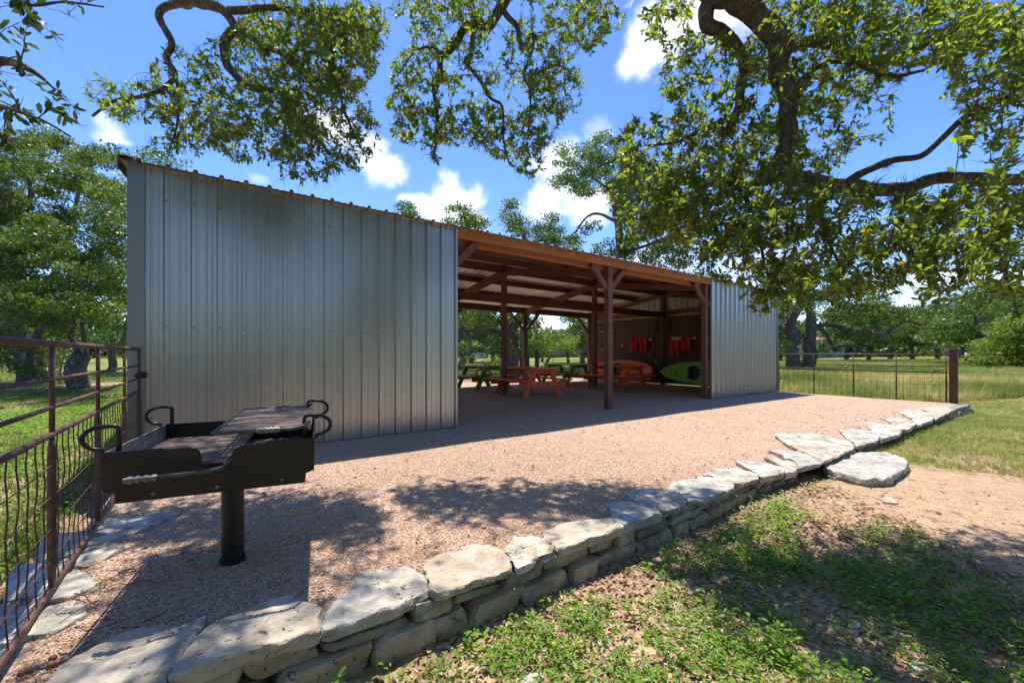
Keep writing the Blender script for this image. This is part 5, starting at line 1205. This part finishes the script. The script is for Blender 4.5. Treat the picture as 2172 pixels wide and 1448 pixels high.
# ------------------------------------------------------------------ small plants, grass, litter, loose gravel
PG = np.random.default_rng(77)
def nz(x, y, s, o=0.0): return noise.noise(Vector((x*s+o, y*s-o, o*1.7)))
PATH_L = [(-4.22,4.62),(-4.9,4.1),(-5.4,3.75),(-6.2,3.2),(-7.4,2.6),(-9.5,1.6)]; PATH_R = [(-4.22,6.2),(-4.75,6.35),(-5.3,6.5),(-6.2,6.3),(-7.6,5.7),(-9.6,4.8)]
def interp(tab, y):
    for (y0,x0),(y1,x1) in zip(tab, tab[1:]):
        if y1 <= y <= y0: return x0+(x1-x0)*(y-y0)/(y1-y0)
    return tab[0][1] if y > tab[0][0] else tab[-1][1]
def on_path(x, y, m=0.0):
    return y < -4.15 and interp(PATH_L, y)-m < x < interp(PATH_R, y)+m
def visible(x, y, margin=1.2):
    v = Vector((x-CAM.x, y-CAM.y, 0)); d = v.dot(FWD); l = v.dot(RGT)
    return d > 0.5 and abs(l) < d*1.22+margin
# --- broad leaved weeds near the viewer
P=[];D=[];N_=[];L=[];W=[];T_=[]
def weed(x, y, z, rnd, sc):
    n = rnd.randint(7, 15)
    for _ in range(n):
        a = rnd.uniform(0, 6.283); el = rnd.uniform(0.0, 0.9); r_ = rnd.uniform(0.0, 0.035)*sc; h = rnd.uniform(0.008, 0.06)*sc
        dx, dy = math.cos(a), math.sin(a)
        P.append((x+dx*r_, y+dy*r_, z+h)); D.append((dx*math.cos(el), dy*math.cos(el), math.sin(el)*0.7)); N_.append((rnd.gauss(0,0.3), rnd.gauss(0,0.3), 1))
        L.append(rnd.uniform(0.010,0.030)*sc); W.append(L[-1]*rnd.uniform(0.4,0.65)); T_.append(min(1,max(0,rnd.gauss(0.5,0.2))))
rnd = random.Random(15); cnt = 0
def dens_weed(x, y):
    v = 0.5+0.75*nz(x,y,1.5,4)+0.45*nz(x,y,4.2,9)
    if on_path(x,y,0.15): return 0.0
    near_path = on_path(x,y,0.7); v -= 0.25*(1 if near_path else 0)
    v -= 0.35*sstep(2.6,4.2,x)*(1 if y > -4.9 else 0)
    return v
for _ in range(26000):
    x = rnd.uniform(0.0, 8.5); y = rnd.uniform(-6.6, -4.03)
    if not visible(x, y, 0.6): continue
    k = sstep(7.5, 1.5, x)
    if rnd.random() > dens_weed(x,y)*0.70*k*sstep(-4.0,-4.3,y): continue
    weed(x, y, ground_z(x,y), rnd, rnd.uniform(0.7,1.4)); cnt += 1
for _ in range(9000):   # lawn beyond the left fence
    x = rnd.uniform(-5.5,-0.85); y = rnd.uniform(-4.2, 6)
    if not visible(x,y,0.8) or rnd.random() > 0.45+0.7*nz(x,y,1.3,2): continue
    weed(x, y, ground_z(x,y), rnd, rnd.uniform(0.9,1.6)); cnt += 1
for px, py, k in ((962,902,7),(985,903,4),(1650,848,3),(1668,853,4),(1530,1003,2),(1390,1045,2),(210,1250,2)):
    for _ in range(k):
        q = on_z(px+rnd.uniform(-14,14), py+rnd.uniform(-3,3), 0.0); weed(q.x, q.y, 0.0, rnd, rnd.uniform(0.5,1.1))
P_=np.array(P); V,Q = leaf_arrays(P_,np.array(D),np.array(N_),np.array(L),np.array(W),0.12,0.2)
tag(np_mesh('weeds',V,Q,WEED,np.repeat(T_,6)),'low leafy weeds scattered over bare soil','weeds',kind='stuff')
# --- blades
def blades(name, pts, mat, hrange, w, nb, lean, label, tint=None, seed=1):
    g = np.random.default_rng(seed); B = np.repeat(np.array(pts), nb, 0); n = len(B)
    hs = np.repeat(g.uniform(hrange[0], hrange[1], len(pts)), nb)*g.uniform(0.55,1.15,n)
    a = g.uniform(0,2*math.pi,n); dv = np.stack([np.cos(a),np.sin(a),np.zeros(n)],1)
    B[:, :2] += g.normal(size=(n,2))*0.018*(hrange[1]/0.1)**0.6
    sd_ = np.stack([-np.sin(a),np.cos(a),np.zeros(n)],1)*(w*g.uniform(0.7,1.3,n))[:,None]
    ln = (lean*g.uniform(0.2,1.2,n)*hs)[:,None]
    mid = B+dv*ln*0.35+np.array([0,0,1])*(hs*0.62)[:,None]; tip = B+dv*ln+np.array([0,0,1])*(hs*0.98)[:,None]
    V = np.stack([B-sd_*0.5,B+sd_*0.5,mid+sd_*0.38,mid-sd_*0.38,tip],1).reshape(-1,3); i = np.arange(n)[:,None]*5
    t = np.repeat(np.repeat(np.array(tint) if tint is not None else g.uniform(0,1,len(pts)), nb)+g.normal(size=n)*0.12, 5)
    return tag(np_mesh(name,V,i+np.array([[0,1,2,3]]),mat,np.clip(t,0,1),tris=i+np.array([[3,2,4]])),label,'grass',kind='stuff')
pts=[];tn=[]
for _ in range(85000):
    x = rnd.uniform(0.2, 16) if rnd.random() < 0.4 else rnd.uniform(5.5,17); y = rnd.uniform(-11, -4.03) if x < 14 else rnd.uniform(-11,1)
    if not visible(x,y,0.6) or on_path(x,y,0.05): continue
    v = 0.35+0.9*nz(x,y,1.1,12)+0.4*nz(x,y,3.1,1)
    if x > 7: v += 0.3
    if rnd.random() > v: continue
    pts.append((x,y,ground_z(x,y)-0.005)); tn.append(0.42+0.35*nz(x,y,2.0,3)+rnd.gauss(0,0.15)+0.28*(x>6))
blades('short_grass',pts,GRASS,(0.022,0.08),0.0036,7,0.8,'short patchy grass on the near slope and around the path',tn,1)
pts=[];tn=[]
for _ in range(42000):
    d = rnd.uniform(2.2, 24)*1.0; px = rnd.uniform(-260, 330); p = at(px, HY, d)
    if p.x > -0.85 and p.y < 8.2: continue
    if rnd.random() > 0.55+0.6*nz(p.x,p.y,0.8,7): continue
    pts.append((p.x,p.y,ground_z(p.x,p.y)-0.005)); tn.append(0.25+0.45*nz(p.x,p.y,0.5,3)+rnd.gauss(0,0.15))
blades('short_grass',pts,GRASS,(0.03,0.085),0.0055,6,0.8,'short green grass on the lawn left of the barn',tn,2)
pts=[];tn=[]
for _ in range(52000):
    d = 11.0+30*rnd.random()**1.25; px = rnd.uniform(1600, 2330); p = at(px, HY, d)
    if p.x < 14.1 or (p.y < -4.2 and p.x < 15.5+1.2*nz(p.x,p.y,0.5)) : continue
    if p.x < 15.2 and rnd.random() > 0.3: continue
    if rnd.random() > 0.75+0.5*nz(p.x,p.y,0.5,17): continue
    pts.append((p.x,p.y,ground_z(p.x,p.y)-0.01)); tn.append(0.40+0.75*nz(p.x,p.y,0.33,3)+0.35*sstep(18,15.5,p.x)+rnd.gauss(0,0.14))
blades('tall_grass',pts,MEADOW,(0.11,0.33),0.009,7,0.75,'tall dry meadow grass beyond the right gate',tn,3)
mp = pts
pts=[];tn=[]
for _ in range(16000):
    d = 16.0+22*rnd.random()**1.2; px = rnd.uniform(930, 1300); p = at(px, HY, d)
    if p.y < 11.6 and p.x < 15: continue
    pts.append((p.x,p.y,ground_z(p.x,p.y)-0.01)); tn.append(0.5+0.5*nz(p.x,p.y,0.3,3)+rnd.gauss(0,0.12))
blades('tall_grass',pts,MEADOW,(0.10,0.26),0.012,6,0.7,'straw coloured grass behind the open bays',tn,4)
# --- meadow flowers
fp = [mp[rnd.randrange(len(mp))] for _ in range(420)]; P=[];D=[];N_=[]
for q in fp:
    if nz(q[0],q[1],0.25,8) < -0.1: continue
    for k in range(3): P.append((q[0],q[1],q[2]+0.29)); a=rnd.uniform(0,6.28); D.append((math.cos(a),math.sin(a),0.2)); N_.append((0,0,1))
V,Q = quad_arrays(np.array(P),np.array(D),np.array(N_),np.full(len(P),0.045),np.full(len(P),0.035)); tag(np_mesh('wildflowers',V,Q,FLOWER,np.repeat(PG.random(len(P)),4)),'tiny yellow wildflowers dotted through the meadow','wildflowers',kind='stuff')
# --- dead leaves
P=[];D=[];N_=[];T_=[]
for _ in range(33000):
    if rnd.random() < 0.86: x = -0.2+5.8*rnd.random()**1.2; y = rnd.uniform(-6.0,-3.98)
    else: x = rnd.uniform(-3,-0.65); y = rnd.uniform(-4.2,2)
    if not visible(x,y,0.6): continue
    if on_path(x,y) and rnd.random() > 0.12: continue
    if rnd.random() > 0.55+0.6*nz(x,y,1.9,20)-0.5*sstep(4,7,x): continue
    P.append((x,y,ground_z(x,y)+rnd.uniform(0.004,0.016))); a=rnd.uniform(0,6.28); D.append((math.cos(a),math.sin(a),rnd.gauss(0,0.2))); N_.append((rnd.gauss(0,0.35),rnd.gauss(0,0.35),1)); T_.append(rnd.betavariate(1.6,1.6))
for _ in range(2600):
    x = rnd.uniform(-0.5,11); y = rnd.uniform(-3.85,-0.2)
    if rnd.random() > 0.25+0.75*(y < -3.4): continue
    P.append((x,y,0.012)); a=rnd.uniform(0,6.28); D.append((math.cos(a),math.sin(a),0.1)); N_.append((rnd.gauss(0,0.3),rnd.gauss(0,0.3),1)); T_.append(rnd.betavariate(1.2,2))
n=len(P); Ls=PG.uniform(0.022,0.05,n); V,Q = leaf_arrays(np.array(P),np.array(D),np.array(N_),Ls,Ls*PG.uniform(0.35,0.5,n),0.2,PG.uniform(-0.1,0.3,n)[:,None])
tag(np_mesh('dead_leaves',V,Q,LITTER,np.repeat(T_,6)),'fallen brown oak leaves littering the soil','leaf litter',kind='stuff')
# --- loose gravel
N=78000; y = -3.86+3.2*PG.random(N)**1.35; x = PG.uniform(-0.58,4.4,N); k = PG.random(N) < np.clip((4.4-x)/2.2,0,1)*np.clip((-0.66-y)/1.6+0.05,0,1); x=x[k]; y=y[k]; n=len(x)
r = PG.uniform(0.0022,0.0052,n); base = np.array([[1,0,0],[0,1,0],[-1,0,0],[0,-1,0],[0,0,1],[0,0,-0.6]],float)
F = np.array([[0,1,4],[1,2,4],[2,3,4],[3,0,4],[1,0,5],[2,1,5],[3,2,5],[0,3,5]])
a = PG.uniform(0,6.283,n); ca,sa = np.cos(a),np.sin(a); sc = PG.uniform(0.65,1.35,(n,3))*r[:,None]; sc[:,2]*=0.75
Bv = base[None]*sc[:,None,:]*(1+0.25*PG.normal(size=(n,6,1)))
X = Bv[:,:,0]*ca[:,None]-Bv[:,:,1]*sa[:,None]+x[:,None]; Y = Bv[:,:,0]*sa[:,None]+Bv[:,:,1]*ca[:,None]+y[:,None]
zz = np.array([tz(xx,yy) for xx,yy in zip(x,y)]); Z = Bv[:,:,2]+zz[:,None]+0.002
V = np.stack([X,Y,Z],2).reshape(-1,3)
tag(np_mesh('loose_gravel',V,None,PEBB,np.repeat(PG.beta(2,2,n),6),tris=(np.arange(n)[:,None,None]*6+F[None]).reshape(-1,3)),'loose pink gravel chips on the near terrace','gravel',kind='stuff')
# twigs on the ground
b = MB()
for _ in range(90):
    if rnd.random() < 0.75: x = rnd.uniform(0.3,5); y = rnd.uniform(-5.9,-4.1)
    else: x = rnd.uniform(-0.55,-0.2); y = rnd.uniform(-3.8,-2.8)
    z = (ground_z(x,y) if y < -3.95 else 0.0)+0.012; a = rnd.uniform(0,6.28); Lg = rnd.uniform(0.06,0.22)
    p = [(x+math.cos(a)*Lg*t+rnd.gauss(0,0.008), y+math.sin(a)*Lg*t+rnd.gauss(0,0.008), z+rnd.uniform(0,0.015)) for t in (0,0.33,0.66,1)]; b.tube(p,[0.003,0.0026,0.002,0.0012],5)
tag(b.build('fallen_twigs',BARK,smooth=True),'thin fallen twigs on soil and gravel','twigs',kind='stuff')
# ------------------------------------------------------------------ light, sky, camera
SUN = Vector((0.105, 0.33, 1.0)).normalized()
ld = bpy.data.lights.new('sun', 'SUN'); ld.energy = 4.4; ld.angle = R(0.53); ld.color = (1.0, 0.945, 0.86)
lo = bpy.data.objects.new('sun', ld); COL.objects.link(lo); lo.location = (0,0,30); lo.rotation_euler = SUN.to_track_quat('Z','Y').to_euler()
w = bpy.data.worlds.new('World'); SC.world = w; w.use_nodes = True
nt = w.node_tree; nt.nodes.clear()
class W_(M):
    def __init__(s): s.t = nt
m = W_()
sky = m.n('ShaderNodeTexSky', {'sky_type':'NISHITA','sun_disc':False,'sun_elevation':math.asin(SUN.z),'sun_rotation':math.atan2(SUN.x,SUN.y),'altitude':700,'air_density':1.0,'dust_density':0.35,'ozone_density':2.5})
dirv = m.n('ShaderNodeTexCoord').outputs['Generated']
def cdir(px, py):
    v = (FWD+RGT*((px-CX)/FPX)+Vector((0,0,(HY-py)/FPX))).normalized(); return v
wob = m.n('ShaderNodeTexNoise', Vector=dirv, Scale=9.0, Detail=6, Roughness=0.55)
off = m.n('ShaderNodeVectorMath', {'operation':'SUBTRACT'}, _0=wob.outputs['Color'], _1=(0.5,0.5,0.5)).outputs[0]
off = m.n('ShaderNodeVectorMath', {'operation':'SCALE'}, _0=off, Scale=0.13).outputs[0]
dv = m.n('ShaderNodeVectorMath', {'operation':'ADD'}, _0=dirv, _1=off).outputs[0]
BL = [(1400,90,70,90,1),(1370,135,60,45,1),(1450,60,90,70,0.9),(1530,40,90,80,0.8),(830,348,62,30,1),(790,330,60,60,0.9),(900,430,45,35,1),(955,425,60,38,1),(1000,415,45,28,0.8),(960,465,90,40,1),(860,415,40,14,0.7),
      (1180,345,60,42,1),(1150,430,60,55,1),(1240,430,90,40,1),(1130,350,40,28,0.6),(1260,300,60,40,0.5),(230,278,42,18,0.7),(1155,690,44,42,1),(1120,660,60,40,0.6),(1960,600,70,40,0.8),(2060,590,140,25,0.7),(2140,610,60,30,0.8),(1900,640,60,40,0.7),(700,270,90,60,0.8),(560,370,50,14,0.5),(1400,560,130,60,0.7),(60,95,110,26,0.22),(1130,560,90,35,0.35),(1340,20,14,16,0.6),
      (1600,560,160,60,0.6),(400,120,40,16,0.15),(2150,250,120,40,0.25)]
cov = None
for px, py, rx, ry, k in BL:
    c = cdir(px, py); d = FPX/ c.dot(FWD) if False else FPX
    rad = rx/FPX*c.dot(FWD)**1.3; asp = max(0.3, rx/ry*0.85)
    df = m.n('ShaderNodeVectorMath', {'operation':'SUBTRACT'}, _0=dv, _1=tuple(c)).outputs[0]
    df = m.n('ShaderNodeVectorMath', {'operation':'MULTIPLY'}, _0=df, _1=(1,1,asp)).outputs[0]
    ln = m.n('ShaderNodeVectorMath', {'operation':'LENGTH'}, _0=df).outputs['Value']
    v = m.mr(ln, rad*1.4, rad*0.2, 0.0, k)
    cov = v if cov is None else m.math('MAXIMUM', cov, v)
fine = m.noise(dirv, 26, 6, 0.6)
alpha = m.mr(m.math('ADD', cov, m.math('MULTIPLY', m.math('SUBTRACT', fine, 0.5), 0.45)), 0.18, 1.05)
hs = m.n('ShaderNodeHueSaturation', Saturation=1.24, Value=1.0, Color=sky.outputs[0]); hs.inputs['Hue'].default_value = 0.513
z = m.sep(dirv)[2]
skyc = hs.outputs[0]
base = m.n('ShaderNodeBackground', Color=skyc, Strength=0.15)
cl = m.n('ShaderNodeBackground', Color=m.mix(m.mr(fine, 0.35, 0.65), (0.80,0.87,1.0,1), (1.0,0.99,0.97,1)), Strength=0.9)
lo_ = m.n('ShaderNodeMixShader', _0=alpha, _1=base.outputs[0], _2=cl.outputs[0])
out = nt.nodes.new('ShaderNodeOutputWorld'); nt.links.new(lo_.outputs[0], out.inputs[0])
cd = bpy.data.cameras.new('camera'); co = bpy.data.objects.new('camera', cd); COL.objects.link(co)
cd.sensor_width = 36; cd.lens = FPX/2172*36; cd.shift_y = (HY-724)/2172; cd.clip_start = 0.05; cd.clip_end = 2000
co.location = CAM; co.rotation_euler = (R(90), 0, -YAW); SC.camera = co
SC.view_settings.view_transform = 'Standard'; SC.view_settings.look = 'None'; SC.view_settings.exposure = 0.82; SC.view_settings.gamma = 1
cy = SC.cycles; cy.use_denoising = True; cy.max_bounces = 8; cy.diffuse_bounces = 4; cy.glossy_bounces = 4; cy.transmission_bounces = 6; cy.transparent_max_bounces = 8
cy.sample_clamp_indirect = 6
try: cy.denoiser = 'OPENIMAGEDENOISE'; cy.denoising_input_passes = 'RGB_ALBEDO_NORMAL'
except Exception: pass
